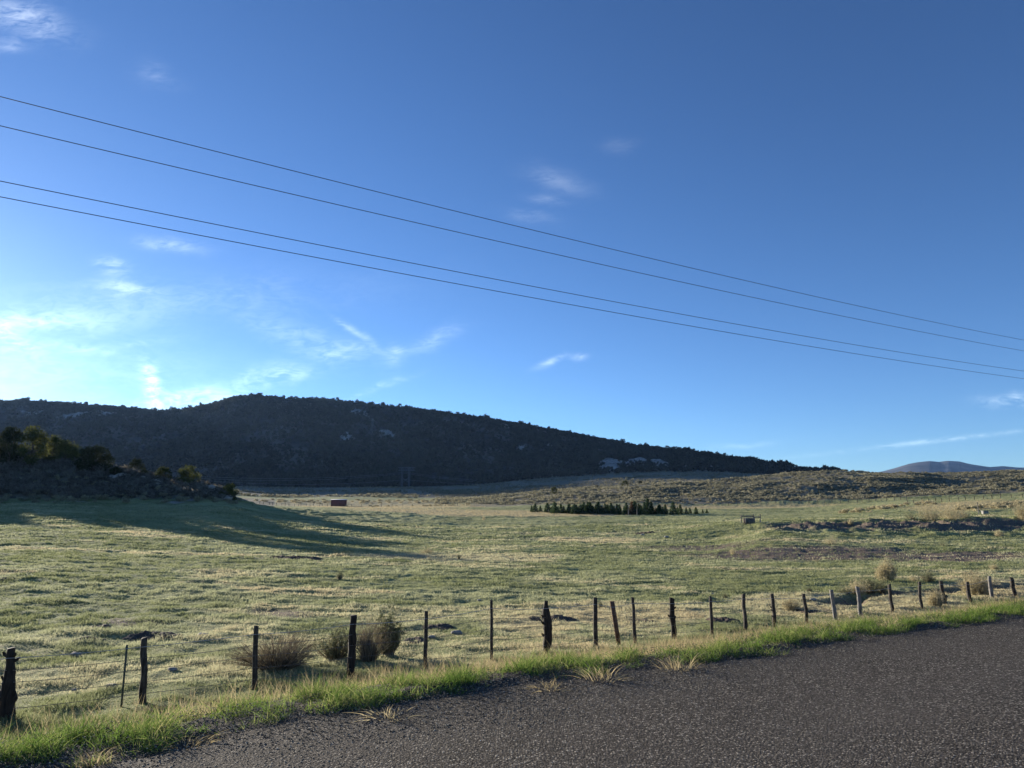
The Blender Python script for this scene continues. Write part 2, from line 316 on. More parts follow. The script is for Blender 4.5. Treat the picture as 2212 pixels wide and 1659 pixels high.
def rock_mask(x, y):
    """bare rock and earth on the far hillside, placed where the photograph shows it"""
    u = x / np.maximum(y, 1); m = 0
    for (px, yd, w, l, st) in ROCKS:
        uc = (px - CX) / F * CP
        m = np.maximum(m, st * np.exp(-((u - uc) / (1.35 * w / F)) ** 2 - ((y - yd) / l) ** 2))
    return m * sst(800, 900, y) * (1 + 1.1 * fbm(x * .9, y * .45, 26, 3))
ROCKS = [(1325, 950, 26, 80, 1.2), (1365, 955, 30, 70, 1.1), (1415, 930, 34, 50, 1.0), (1470, 925, 24, 40, .6), (1540, 930, 34, 40, .5), (215, 1300, 26, 60, 1.1), (140, 1300, 70, 40, .62), (40, 1300, 60, 40, .5), (830, 1180, 24, 26, .9),
         (745, 1165, 14, 24, .65), (770, 1340, 20, 90, .6), (790, 1260, 12, 60, .5), (1082, 1310, 18, 40, .6), (1197, 1210, 18, 26, .55), (1130, 1150, 30, 20, .42), (650, 1130, 30, 20, .42)]
def hz(x, y): return float(H(np.array([x]), np.array([y]))[0])
_YS = np.exp(np.linspace(math.log(3), math.log(2400), 2600))
def G(px, py, z_only=False):
    """first ground point seen at an image point"""
    u, t = ray(px, py); xs = float(u) * _YS; zr = CAMZ + float(t) * _YS; h = H(xs, _YS)
    i = np.argmax(h >= zr)
    if h[i] < zr[i]: i = len(_YS) - 1
    if i > 0:
        a = (zr[i - 1] - h[i - 1]); b = (h[i] - zr[i]); k = a / (a + b + 1e-9); Y = _YS[i - 1] + k * (_YS[i] - _YS[i - 1])
    else: Y = _YS[i]
    x = float(u) * Y; return Vector((x, Y, hz(x, Y)))

# ------------------------------------------------------------------ materials
class Mat:
    def __init__(s, name):
        s.m = bpy.data.materials.new(name); s.m.use_nodes = True; s.n = s.m.node_tree.nodes; s.l = s.m.node_tree.links
        s.n.clear(); s.out = s.n.new('ShaderNodeOutputMaterial')
    def node(s, t, **k):
        n = s.n.new(t)
        for a, b in k.items(): setattr(n, a, b)
        return n
    def put(s, sock, v):
        if isinstance(v, (int, float)): sock.default_value = v
        elif isinstance(v, (tuple, list)): sock.default_value = tuple(v) + ((1,) if len(v) == 3 and len(sock.default_value) == 4 else ())
        else: s.l.new(v, sock)
    def pos(s): return s.node('ShaderNodeNewGeometry').outputs['Position']
    def obj(s): return s.node('ShaderNodeTexCoord').outputs['Object']
    def noise(s, vec, scale, detail=4, rough=.55, dist=0, map_=None):
        if map_:
            m = s.node('ShaderNodeMapping'); m.inputs['Scale'].default_value = map_; s.l.new(vec, m.inputs[0]); vec = m.outputs[0]
        n = s.node('ShaderNodeTexNoise'); n.inputs['Scale'].default_value = scale; n.inputs['Detail'].default_value = detail
        n.inputs['Roughness'].default_value = rough; n.inputs['Distortion'].default_value = dist; s.l.new(vec, n.inputs['Vector']); return n.outputs[0]
    def voro(s, vec, scale, feat='F1', out='Distance'):
        n = s.node('ShaderNodeTexVoronoi', feature=feat); n.inputs['Scale'].default_value = scale; s.l.new(vec, n.inputs['Vector']); return n.outputs[out]
    def ramp(s, f, stops, interp='LINEAR'):
        r = s.node('ShaderNodeValToRGB'); r.color_ramp.interpolation = interp; e = r.color_ramp.elements
        while len(e) < len(stops): e.new(.5)
        for i, (p, c) in enumerate(stops): e[i].position = p; e[i].color = tuple(c) + (1,) if len(c) == 3 else c
        s.put(r.inputs[0], f); return r.outputs[0]
    def rng_(s, f, a, b, c=0., d=1., smooth=True):
        r = s.node('ShaderNodeMapRange'); r.interpolation_type = 'SMOOTHSTEP' if smooth else 'LINEAR'; s.put(r.inputs[0], f)
        for i, v in enumerate((a, b, c, d)): r.inputs[i + 1].default_value = v
        return r.outputs[0]
    def mix(s, f, a, b, blend='MIX'):
        n = s.node('ShaderNodeMix', data_type='RGBA', blend_type=blend); s.put(n.inputs[0], f); s.put(n.inputs[6], a); s.put(n.inputs[7], b); return n.outputs[2]
    def math(s, op, a, b=None, clamp=False):
        n = s.node('ShaderNodeMath', operation=op); n.use_clamp = clamp; s.put(n.inputs[0], a)
        if b is not None: s.put(n.inputs[1], b)
        return n.outputs[0]
    def attr(s, name): return s.node('ShaderNodeAttribute', attribute_name=name).outputs['Fac']
    def bump(s, h, dist, strength=1.0, normal=None):
        b = s.node('ShaderNodeBump'); b.inputs['Distance'].default_value = dist; b.inputs['Strength'].default_value = strength; s.put(b.inputs['Height'], h)
        if normal is not None: s.l.new(normal, b.inputs['Normal'])
        return b.outputs[0]
    def surf(s, col, rough=.9, normal=None, metal=0., spec=.2):
        b = s.node('ShaderNodeBsdfPrincipled'); s.put(b.inputs['Base Color'], col); s.put(b.inputs['Roughness'], rough)
        b.inputs['Metallic'].default_value = metal; b.inputs['Specular IOR Level'].default_value = spec
        if normal is not None: s.l.new(normal, b.inputs['Normal'])
        s.l.new(b.outputs[0], s.out.inputs[0]); return s.m
    def leafy(s, col, trans=.45, tcol=None, normal=None):
        d = s.node('ShaderNodeBsdfDiffuse'); t = s.node('ShaderNodeBsdfTranslucent'); m = s.node('ShaderNodeMixShader')
        s.put(d.inputs[0], col); s.put(t.inputs[0], tcol if tcol is not None else col); m.inputs[0].default_value = trans
        if normal is not None: s.l.new(normal, d.inputs['Normal'])
        s.l.new(d.outputs[0], m.inputs[1]); s.l.new(t.outputs[0], m.inputs[2]); s.l.new(m.outputs[0], s.out.inputs[0]); return s.m

def leaf_mat(name, c1, c2, trans=.4, c3=None):
    M = Mat(name); r = M.attr('rnd'); oi = M.node('ShaderNodeObjectInfo').outputs['Random']
    st = [(0, c1), (1, c2)] if c3 is None else [(0, c1), (.52, c2), (.95, c3)]
    c = M.ramp(r, st); k = M.math('ADD', M.math('MULTIPLY', oi, .35), .82)
    n = M.node('ShaderNodeMix', data_type='RGBA', blend_type='MULTIPLY'); n.inputs[0].default_value = 1; M.l.new(c, n.inputs[6])
    cc = M.node('ShaderNodeCombineXYZ'); [M.l.new(k, cc.inputs[i]) for i in range(3)]; M.l.new(cc.outputs[0], n.inputs[7])
    return M.leafy(n.outputs[2], trans)

m_grass = leaf_mat('verge_grass', (.035, .075, .015), (.145, .225, .048), .44, (.37, .34, .15))
m_straw = leaf_mat('straw', (.32, .255, .14), (.60, .50, .29), .45)
m_meadow_blades = leaf_mat('meadow_blades', (.165, .19, .08), (.43, .435, .275), .5, (.55, .46, .29))
m_sage = leaf_mat('sage_leaves', (.17, .165, .105), (.40, .37, .255), .45)
m_sagegreen = leaf_mat('sage_green', (.085, .10, .05), (.30, .30, .18), .35)
m_tan = leaf_mat('rabbitbrush_tan', (.30, .26, .16), (.56, .49, .31), .35)
m_twig = leaf_mat('brown_twigs', (.08, .066, .046), (.33, .275, .19), .2)
m_jun = leaf_mat('juniper_leaves', (.035, .05, .018), (.14, .14, .045), .3)
m_oak = leaf_mat('scrub_twigs', (.07, .064, .052), (.175, .16, .13), .25)
m_pine = leaf_mat('spruce_needles', (.028, .052, .024), (.085, .12, .052), .3)
m_rust = leaf_mat('rusty_needles', (.12, .07, .035), (.20, .11, .06), .25)

def wood_mat(name, a, b):
    M = Mat(name); o = M.obj(); n1 = M.noise(o, 30, 6, .65, .6, (1, 1, .12)); n2 = M.noise(o, 6, 3)
    c = M.ramp(M.math('ADD', M.math('MULTIPLY', n1, .7), M.math('MULTIPLY', n2, .3)), [(.40, a), (.70, b)])
    return M.surf(c, .85, M.bump(n1, .012, .9))
m_wood = wood_mat('weathered_wood', (.022, .018, .015), (.13, .11, .09))
m_wooddark = wood_mat('dark_bark', (.015, .012, .010), (.07, .055, .042))
m_woodred = wood_mat('reddish_board', (.08, .045, .03), (.24, .14, .09))
m_woodgrey = wood_mat('silver_sunlit_wood', (.10, .09, .085), (.36, .34, .31))
m_trunk = wood_mat('bark', (.05, .04, .03), (.16, .12, .09))
M = Mat('galvanised_wire'); m_wire = M.surf((.42, .42, .44), .45, None, .8, .5)
M = Mat('old_wire'); m_wireold = M.surf((.20, .18, .16), .7, None, .4)
M = Mat('cable'); m_cable = M.surf((.02, .02, .024), .5)
M = Mat('green_steel'); m_tpost = M.surf(M.ramp(M.noise(M.obj(), 25, 3), [(.4, (.05, .075, .055)), (.7, (.14, .12, .09))]), .6)
M = Mat('tower_steel'); m_steel = M.surf((.15, .18, .22), .5, None, .3)
M = Mat('concrete'); m_conc = M.surf(M.ramp(M.noise(M.obj(), 5, 5), [(.3, (.17, .16, .15)), (.7, (.28, .27, .25))]), .9)
M = Mat('red_siding'); o = M.obj(); wv_ = M.node('ShaderNodeTexWave'); wv_.inputs['Scale'].default_value = 1.6; M.l.new(o, wv_.inputs[0])
m_red = M.surf(M.mix(M.noise(o, .8, 5), (.17, .055, .045), (.26, .085, .065)), .8, M.bump(wv_.outputs[1], .03))
M = Mat('roof_sheet'); m_roof = M.surf(M.mix(M.noise(M.obj(), .5, 4), (.55, .50, .45), (.75, .71, .66)), .5, None, .1)
M = Mat('dark_opening'); m_dark = M.surf((.02, .015, .015), .9)
def rock_mat(name, a, b, sc=2.0):
    M = Mat(name); p = M.pos(); n1 = M.noise(p, sc, 8, .65); n2 = M.noise(p, sc * 6, 5, .7)
    return M.surf(M.ramp(M.math('ADD', M.math('MULTIPLY', n1, .6), M.math('MULTIPLY', n2, .4)), [(.35, a), (.65, b)]), .9, M.bump(n2, .08 / sc, .8))
m_rock = rock_mat('sandstone', (.16, .14, .12), (.40, .36, .31))
m_pale = rock_mat('pale_stone', (.20, .19, .165), (.42, .40, .36), 5)
m_soil = rock_mat('shade_dark_soil', (.045, .03, .022), (.13, .095, .07), 6)  # earth tone with the shade of meadow hollows and ledges painted in

# ground material: masks come from the mesh, texture from nodes
def ground_mat():
    M = Mat('ground'); p = M.pos()
    n0 = M.noise(p, .06, 4); n1 = M.noise(p, .35, 6, .6, .5, (.6, 1, 1)); n2 = M.noise(p, 2.2, 6, .65); n3 = M.noise(p, 14, 5, .7)
    n4 = M.noise(p, 60, 3, .7)
    g = M.ramp(M.math('ADD', M.math('MULTIPLY', n1, .5), M.math('MULTIPLY', n3, .5)), [(.30, (.07, .085, .032)), (.48, (.185, .205, .075)), (.62, (.33, .33, .145)), (.78, (.50, .46, .27))])
    g = M.mix(M.math('MULTIPLY', M.rng_(n0, .42, .62), .45), g, (.44, .42, .20))
    cyan = M.mix(M.rng_(M.noise(p, .11, 3), .5, .66), g, (.20, .26, .15)); g = M.mix(.25, g, cyan)
    dry = M.ramp(M.math('ADD', M.math('MULTIPLY', n2, .5), M.math('MULTIPLY', n3, .5)), [(.32, (.19, .155, .08)), (.5, (.42, .35, .18)), (.7, (.64, .55, .30))])
    soil = M.ramp(n3, [(.3, (.085, .062, .05)), (.7, (.24, .185, .145))])
    sage = M.ramp(M.math('ADD', M.math('MULTIPLY', n2, .5), M.math('MULTIPLY', n1, .5)), [(.35, (.12, .11, .075)), (.65, (.27, .24, .165))])
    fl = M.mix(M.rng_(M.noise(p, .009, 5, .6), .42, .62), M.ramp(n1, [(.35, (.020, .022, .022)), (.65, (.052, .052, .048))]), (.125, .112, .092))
    rk = M.ramp(M.noise(p, .12, 8, .7, .5), [(.35, (.14, .13, .11)), (.60, (.52, .48, .43))])
    gr = M.ramp(M.voro(p, 60, out='Color'), [(.2, (.035, .03, .025)), (.75, (.15, .13, .108)), (.95, (.32, .29, .25))])
    def am(name, lo=.35, hi=.65, nz=n2, k=.5):
        return M.rng_(M.math('ADD', M.attr(name), M.math('MULTIPLY', M.math('SUBTRACT', nz, .5), k)), lo, hi)
    c = M.mix(am('dry', .3, .7, n2, .9), g, dry)
    c = M.mix(am('soil', .35, .65, n2, .8), c, soil)
    c = M.mix(am('sage', .4, .6), c, sage)
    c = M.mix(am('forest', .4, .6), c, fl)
    c = M.mix(am('rock', .30, .55, M.noise(p, .05, 6, .7), .8), c, rk)
    c = M.mix(am('gravel', .4, .6, n3, .6), c, gr)
    hgt = M.math('ADD', M.math('MULTIPLY', n2, .16), M.math('MULTIPLY', n3, .09)); hgt = M.math('ADD', hgt, M.math('MULTIPLY', n4, .014))
    nb_ = M.bump(hgt, 1.0, .8)
    b = M.node('ShaderNodeBump'); b.inputs['Distance'].default_value = 6; b.inputs['Strength'].default_value = 1
    M.l.new(M.math('MULTIPLY', M.noise(p, .12, 8, .75, .5), M.attr('rock')), b.inputs['Height']); M.l.new(nb_, b.inputs['Normal'])
    return M.surf(c, .95, b.outputs[0], 0, .1)
m_ground = ground_mat()
def road_mat():
    M = Mat('chip_seal_asphalt'); p = M.pos()
    v1 = M.voro(p, 56); c1 = M.voro(p, 56, out='Color'); c2 = M.voro(p, 150, out='Color'); v2 = M.voro(p, 150); n0 = M.noise(p, .5, 4); n5 = M.noise(p, 5, 3)
    sx = M.node('ShaderNodeSeparateColor'); M.l.new(c1, sx.inputs[0])
    c = M.ramp(sx.outputs[0], [(0, (.012, .010, .008)), (.42, (.040, .034, .027)), (.68, (.105, .090, .072)), (.90, (.30, .265, .215)), (1, (.52, .47, .39))])
    sy = M.node('ShaderNodeSeparateColor'); M.l.new(c2, sy.inputs[0])
    c = M.mix(M.rng_(v1, .42, .58), c, M.ramp(sy.outputs[0], [(.3, (.018, .016, .013)), (.9, (.17, .145, .12))]))
    c = M.mix(M.math('MULTIPLY', M.rng_(n0, .4, .7), .3), c, (.10, .085, .070))
    dt = M.node('ShaderNodeVectorMath', operation='DOT_PRODUCT'); M.l.new(p, dt.inputs[0]); dt.inputs[1].default_value = (RN[0], RN[1], 0)
    wob = M.math('ADD', dt.outputs['Value'], M.math('MULTIPLY', M.noise(p, .25, 3), 1.4))
    band = M.math('ADD', M.math('MULTIPLY', M.math('SINE', M.math('MULTIPLY', wob, 3.3)), .5), .5)
    c = M.mix(M.math('MULTIPLY', band, .22), c, (.11, .098, .083))
    c = M.mix(M.math('MULTIPLY', M.rng_(M.noise(p, 1.3, 6, .7, .6), .55, .75), .35), c, (.03, .026, .023))
    h = M.math('ADD', M.math('MULTIPLY', M.rng_(v1, .0, .62), -1.0), M.math('MULTIPLY', v2, -.35)); h = M.math('ADD', h, M.math('MULTIPLY', sx.outputs[1], .8))
    h = M.math('ADD', h, M.math('MULTIPLY', n5, .5))
    return M.surf(c, .9, M.bump(h, .012, 1.0), 0, .1)
m_road = road_mat()

# ------------------------------------------------------------------ terrain mesh (polar sheet round the camera)
def geo(a, b, ratio):
    n = int(math.log(b / a) / ratio); return a * np.exp(np.linspace(0, math.log(b / a), n, endpoint=False))
R = np.concatenate([geo(.6, 6, .05), geo(6, 12, .012), geo(12, 75, .0066), geo(75, 260, .0062), geo(260, 1000, .009), geo(1000, 2300, .009), geo(2300, 7800, .06)])
TH = np.concatenate([np.linspace(-180, -62, 60, endpoint=False), np.linspace(-62, -38.5, 90, endpoint=False), np.linspace(-38.5, 38.5, 1150, endpoint=False), np.linspace(38.5, 62, 70, endpoint=False), np.linspace(62, 180, 50, endpoint=False)]) * np.pi / 180
X = R[:, None] * np.sin(TH)[None]; Y = R[:, None] * np.cos(TH)[None]
Zt = H(X, Y); nr, nt = X.shape
U = X / np.maximum(Y, 1e-3); 
def pblob(items, x=X, y=Y):
    """masks set by ellipses given in image px / distance: (px, Y, half width px, half depth m, strength)"""
    m = np.zeros_like(x); u = x / np.maximum(y, 1e-3)
    for (px, yd, w, l, st) in items:
        m = np.maximum(m, st * np.exp(-(((u - (px - CX) / F * CP) / (w / F)) ** 2 + ((y - yd) / l) ** 2) ** 1.5))
    return m
s_, n_ = sn(X, Y); ne = n_ + edge_shift(s_)
def gY(px, py): return G(px, py).y
DRYI = [(1180, 196, 200, 24, 1.2), (1020, 205, 140, 26, 1.1), (900, 225, 160, 28, .7), (860, 300, 260, 70, .5), (1450, 250, 250, 14, .6), (980, gY(980, 1205), 230, 5, .75), (1250, gY(1250, 1165), 130, 4, .7),
             (2080, 165, 160, 40, .5), (1600, 245, 300, 20, .5), (2150, 37, 130, 5, .85), (1950, 30, 120, 4, .8), (1700, 30, 160, 5, .6), (1350, 26, 200, 5, .65), (1150, 24, 150, 4, .55),
             (350, 19, 330, 4, .28), (150, 17, 260, 3, .32), (520, 22, 160, 3, .3), (900, 24, 160, 5, .35), (2100, gY(2100, 1205), 180, 5, .45), (1180, 40, 120, 5, .3), (760, 340, 300, 60, .6)]
dry = pblob(DRYI)
dry = dry * 1.35; dry = np.maximum(dry, .9 * sst(7.4, 8.6, ne) * (1 - sst(13.6, 15.2, ne)) * sst(-6, 0, X))
SOILI = [(1750, gY(1750, 1195), 330, 7, .78), (1500, gY(1500, 1185), 200, 6, .65), (1350, gY(1350, 1150), 120, 5, .5), (2050, gY(2050, 1205), 200, 6, .8), (620, 25, 130, 2.0, .6), (300, 22.5, 120, 1.2, .6),
              (1600, gY(1600, 1230), 150, 3, .5), (880, gY(880, 1200), 160, 2.5, .5), (560, gY(560, 1205), 160, 2.5, .5)]
soil = pblob(SOILI)
bk = np.exp(-((Y - 92) / 8) ** 2) * sst(.29, .38, U); soil = np.maximum(soil, bk * .68)
dd, kk = polydist(X, Y, CREEK); soil = np.maximum(soil, .7 * np.exp(-(dd / 1.2) ** 2) * sst(.2, .4, kk))
dd, kk = polydist(X, Y, DITCH); soil = np.maximum(soil, .8 * np.exp(-(dd / 2) ** 2) * sst(0, .1, kk) * (1 - sst(.94, 1, kk)))
mudge = lambda a, b, v: sst(a, b, v)
sageL = sst(.9, 1.0, np.clip((Zt - 3.2) / 1.5, 0, 2)) * (Y > 100) * (Y < 300) * (X < -30) * (U < -.30)
sageL = np.where((Y > 100) & (Y < 400) & (U < -.33), sst(3.6, 5.0, Zt), 0)
sageR = sst(252, 275, Y) * sst(-.10, -.02, U) * (1 - sst(560, 640, Y))
sagem = np.clip(np.maximum(sageL, np.maximum(sageR * .9, sst(430, 470, Y))), 0, 1)
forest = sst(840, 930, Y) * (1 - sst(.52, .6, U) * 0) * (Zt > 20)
rockm = np.clip(rock_mask(X, Y), 0, 1) + np.where((Y > 120) & (Y < 190) & (U < -.36), .45 * sst(.1, .5, fbm(X, Y, 9, 3)) + .3 * sst(-.48, -.42, U) * (Zt > 5.5), 0)
gravel = (1 - sst(6.6, 7.1, ne)) * sst(-6, -5, n_)
keep = sst(13, 15, n_)
soil = soil * keep + .6 * sst(6.9, 7.0, ne) * (1 - sst(7.5, 8.2, ne)) * (R[:, None] < 120)
idx = np.arange(nr * nt).reshape(nr, nt); i2 = np.roll(idx, -1, 1)
quads = np.stack([idx[:-1], idx[1:], i2[1:], i2[:-1]], -1).reshape(-1, 4)
V = np.stack([X, Y, Zt], -1).reshape(-1, 3)
at = dict(dry=dry, soil=soil, sage=sagem, forest=forest, rock=rockm, gravel=gravel); at = {k: np.clip(v, 0, 1.5).ravel() for k, v in at.items()}
fc = V[quads[:, 0]]; fu = fc[:, 0] / np.maximum(fc[:, 1], 1)
isL = (at['sage'][quads[:, 0]] > .5) & (fc[:, 1] < 400) & (fu < -.33)
isF = fc[:, 1] > 850
isS = (fc[:, 1] > 262) & (fc[:, 1] <= 850) & (fu > -.06)
def sub(name, mask, **k):
    q = quads[mask]; used = np.unique(q); mp = np.full(len(V), -1, np.int64); mp[used] = np.arange(len(used))
    return mobj(name, V[used], mp[q], m_ground, smooth=True, attrs={a: b[used] for a, b in at.items()}, kind='structure', **k)
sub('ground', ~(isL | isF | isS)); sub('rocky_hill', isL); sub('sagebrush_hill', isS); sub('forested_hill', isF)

# road
rs = np.concatenate([np.linspace(-120, -12, 60, endpoint=False), np.linspace(-12, 40, 700, endpoint=False), np.linspace(40, 260, 120)])
rn = np.linspace(0, 1, 30); nE = 6.0 - edge_shift(rs) + .06 * fbm(rs, rs * 0, .5, 3)
NN = -3.3 + (nE[:, None] + 3.3) * rn[None]; XX = rs[:, None] * RD[0] + NN * RN[0]; YY = rs[:, None] * RD[1] + NN * RN[1]
ZZ = .012 * (1 - ((NN - 1.3) / 5) ** 2) + .004 * fbm(XX, YY, 1.5, 3)
ii = np.arange(XX.size).reshape(XX.shape)
mobj('road', np.stack([XX, YY, ZZ], -1).reshape(-1, 3), np.stack([ii[:-1, :-1], ii[:-1, 1:], ii[1:, 1:], ii[1:, :-1]], -1).reshape(-1, 4)[:, ::-1], m_road, smooth=True, kind='structure')

# distant mountain
sk = [(1800, 1035), (1890, 1023), (1915, 1019.5), (1940, 1013), (1975, 1003), (1995, 999.5), (2020, 997), (2040, 999), (2060, 996.5), (2085, 998), (2110, 1004), (2150, 1010), (2180, 1008), (2212, 1011), (2300, 1012), (2450, 1018), (2700, 1030), (2900, 1040)]
gx = np.linspace(1800, 2900, 240); gy = np.linspace(0, 1, 60); top = CAMZ + 6200 * ray(gx, np.interp(gx, [a for a, b in sk], [b for a, b in sk]))[1]
MX, MYk = np.meshgrid(gx, gy, indexing='ij'); MY = 4600 + MYk * 2600; MXX = (MX - CX) / F * CP * MY
prof = np.where(MY < 6200, sst(4400, 6200, MY), 1 - .5 * sst(6200, 8000, MY))
MZ = 150 + (top[:, None] - 150) * prof + (10 * fbm(MXX, MY, 500, 4) * np.abs(np.sin(prof * np.pi)))
ii = np.arange(MX.size).reshape(MX.shape)
M = Mat('mountain'); m_mtn = M.surf(M.ramp(M.noise(M.pos(), .004, 8, .6), [(.4, (.02, .028, .035)), (.6, (.07, .068, .07))]), .95)
mobj('mountain', np.stack([MXX, MY, MZ], -1).reshape(-1, 3), np.stack([ii[:-1, :-1], ii[1:, :-1], ii[1:, 1:], ii[:-1, 1:]], -1).reshape(-1, 4), m_mtn, smooth=True, kind='structure')

# ------------------------------------------------------------------ vegetation templates
def leaf_cloud(centers, rad, n, size, flat_=.8, stretch=1.0):
    """n small leaf triangles-pairs per clump centre; returns V, quads, rnd"""
    C = np.repeat(np.asarray(centers), n, 0); N = len(C); rr = np.repeat(np.broadcast_to(rad, len(centers)), n)
    d = rng.normal(size=(N, 3)); d /= np.linalg.norm(d, axis=1)[:, None]; d *= (rng.random(N) ** .4)[:, None]; d[:, 2] *= flat_
    p = C + d * rr[:, None]
    a = rng.normal(size=(N, 3)); a /= np.linalg.norm(a, axis=1)[:, None]
    b = np.cross(a, rng.normal(size=(N, 3))); b /= np.linalg.norm(b, axis=1)[:, None]
    sz = size * (.5 + rng.random(N))[:, None]; a = a * sz * stretch; b = b * sz * .55
    Vv = np.stack([p - a, p + b * .9, p + a, p - b * .9], 1).reshape(-1, 3)
    Q = np.arange(N * 4).reshape(-1, 4); cr = np.repeat(rng.random(len(centers)), n)
    rnd = np.repeat(np.clip(.55 * cr + .45 * rng.random(N), 0, 1), 4); return Vv, Q, rnd
def ribbons(base, dirs, length, width, nseg=3, droop=.3, curl=.2):
    """curved tapering ribbons (grass blades, twigs): arrays per blade"""
    N = len(base); t = np.linspace(0, 1, nseg + 1)
    side = np.cross(dirs, rng.normal(size=(N, 3))); side /= np.linalg.norm(side, axis=1)[:, None] + 1e-9
    bend = np.stack([dirs[:, 0], dirs[:, 1], np.zeros(N)], 1); bend += rng.normal(size=(N, 3)) * .25 * [1, 1, 0]
    bl = np.linalg.norm(bend, axis=1)[:, None] + 1e-6; bend = bend / bl
    L = np.broadcast_to(length, N)[:, None, None]; dr = np.broadcast_to(droop, N)[:, None, None]; tt_ = t[None, :, None]
    P_ = base[:, None] + dirs[:, None] * L * tt_ + (bend[:, None] * L * dr * .7 - np.array([0, 0, 1.]) * L * dr * .55) * tt_ ** 2
    P_ = P_ + rng.normal(size=(N, 1, 3)) * curl * L * .2 * tt_ ** 2
    wd = np.broadcast_to(width, N)[:, None, None] * (1 - tt_ * .92)
    A = P_ - side[:, None] * wd * .5; B = P_ + side[:, None] * wd * .5
    Vv = np.stack([A, B], 2).reshape(-1, 3); k = 2 * (nseg + 1)
    o_ = (np.arange(N) * k)[:, None, None]; j = (np.arange(nseg) * 2)[None, :, None]
    Q = (o_ + j + np.array([0, 1, 3, 2])[None, None]).reshape(-1, 4)
    return Vv, Q, k
def plant_parts(stems=None, leaves=None):
    return stems, leaves
def bush_mesh(kind, w, h, dens=1.0):
    """returns list of (part name, V, faces, rnd, material) for one shrub, base at origin"""
    out = []
    ns = int({'twig': 230, 'sage': 150, 'tan': 300, 'grass': 260}[kind] * dens)
    ang = rng.random(ns) * 2 * np.pi; lean = rng.random(ns) ** .7
    spread = {'twig': 1.05, 'sage': .95, 'tan': .85, 'grass': .9}[kind]
    tipr = lean * w * .5 * spread; hh = h * ((.30 if kind in ('tan', 'grass') else .5) + (.7 if kind in ('tan', 'grass') else .5) * rng.random(ns) ** .8) * (1 - .38 * lean ** 2)
    lobe = 1 + 1.25 * fbm(np.cos(ang) * 1.3 + random.random() * 50, np.sin(ang) * 1.3 + lean * .8, .8, 3); hh = hh * np.clip(lobe, .62 if kind == 'tan' else .45, 1.35); tipr = tipr * np.clip(lobe, .6, 1.3)
    bs = {'tan': .34, 'grass': .42}.get(kind, .2)
    base = np.stack([np.cos(ang) * lean * w * bs, np.sin(ang) * lean * w * bs, np.full(ns, -.02)], 1)
    d = np.stack([np.cos(ang) * (tipr - lean * w * bs * .6), np.sin(ang) * (tipr - lean * w * bs * .6), hh], 1); L = np.linalg.norm(d, axis=1); d /= L[:, None]
    wdt = {'twig': .015, 'sage': .016, 'tan': .012, 'grass': .007}[kind] * max(1, h)
    V1, Q1, k = ribbons(base, d, L, wdt * (.6 + rng.random(ns)), 4, .12 if kind != 'grass' else .8, .5)
    r1 = np.repeat(rng.random(ns), k)
    out.append(('stems', V1, Q1, r1, {'twig': m_twig, 'sage': m_twig, 'tan': m_tan, 'grass': m_straw}[kind]))
    if kind in ('twig', 'tan'):      # forked ends
        m = int(ns * 2.0); pick = rng.integers(0, ns, m); f = .45 + .45 * rng.random(m)
        b2 = base[pick] + d[pick] * (L[pick] * f)[:, None] * .98; d2 = d[pick] + rng.normal(size=(m, 3)) * .33; d2[:, 2] = np.abs(d2[:, 2]); d2 /= np.linalg.norm(d2, axis=1)[:, None]
        V2, Q2, k2 = ribbons(b2, d2, L[pick] * (1 - f) * 1.0 + .04, wdt * .6, 2, .1, .3)
        out[0] = ('stems', np.concatenate([V1, V2]), np.concatenate([Q1, Q2 + len(V1)]), np.concatenate([r1, np.repeat(rng.random(m), k2)]), out[0][4])
    if kind in ('sage', 'tan'):
        tips = base + d * (L * .93)[:, None]; inner = base + d * (L * (.45 + .4 * rng.random(ns)))[:, None]
        cc_ = np.concatenate([tips, inner]); V3, Q3, r3 = leaf_cloud(cc_, .055 * h + .02, int((3.2 if kind == 'sage' else 1.5) * dens) + 1, .018 * h + .008, 1.2, 1.8)
        out.append(('foliage', V3, Q3, r3, m_sagegreen if kind == 'sage' else m_tan))
    return out
def put_bush(name, kind, loc, w, h, dens=1.0, mats=None, **k):
    root = empty(name, loc, **k)
    for (pn_, Vv, Q, r, m) in bush_mesh(kind, w, h, dens):
        if mats and pn_ in mats: m = mats[pn_]
        mobj(pn_, Vv, Q, m, root, attrs={'rnd': r})
    return root

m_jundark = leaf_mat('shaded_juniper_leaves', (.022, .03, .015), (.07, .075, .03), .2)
def juniper(h, w, seed, leaf=m_jun):
    st = rng; n = 46
    a = rng.random(n) * 2 * np.pi; zf = rng.random(n) ** .85; rad = np.sqrt(np.clip(1 - (zf * 1.02 - .38) ** 2 / .62 ** 2 * .9, .06, 1))
    q = rng.random(n) ** .35
    C = np.stack([np.cos(a) * rad * q * w * .42, np.sin(a) * rad * q * w * .42, h * (.10 + .82 * zf)], 1)
    Vv, Q, r = leaf_cloud(C, w * .13 * (.7 + .7 * rng.random(n)), 62, .085 * h / 4 + .03, .85, 1.3)
    mb = MB(); mb.tube([(0, 0, -.3), (.05, 0, h * .2), (-.04, .05, h * .5), (0, 0, h * .85)], [w * .05, w * .04, w * .025, .01], 7)
    for k in range(9):
        c = C[rng.integers(n)]; z0 = h * (.1 + .4 * rng.random()); mb.tube([(0, 0, z0), (c[0] * .5, c[1] * .5, (z0 + c[2]) / 2), tuple(c)], [.05, .035, .012], 5)
    return Vv, Q, r, mb
JUN = []
for k in range(6):
    Vv, Q, r, mb = juniper(4.0, 4.2, k)
    root = empty('juniper_tree', (0, 0, -50)); mobj('crown', Vv, Q, m_jun if k < 3 else m_jundark, root, attrs={'rnd': r}); mb.build('trunk', m_trunk, root); JUN.append([root, 0])
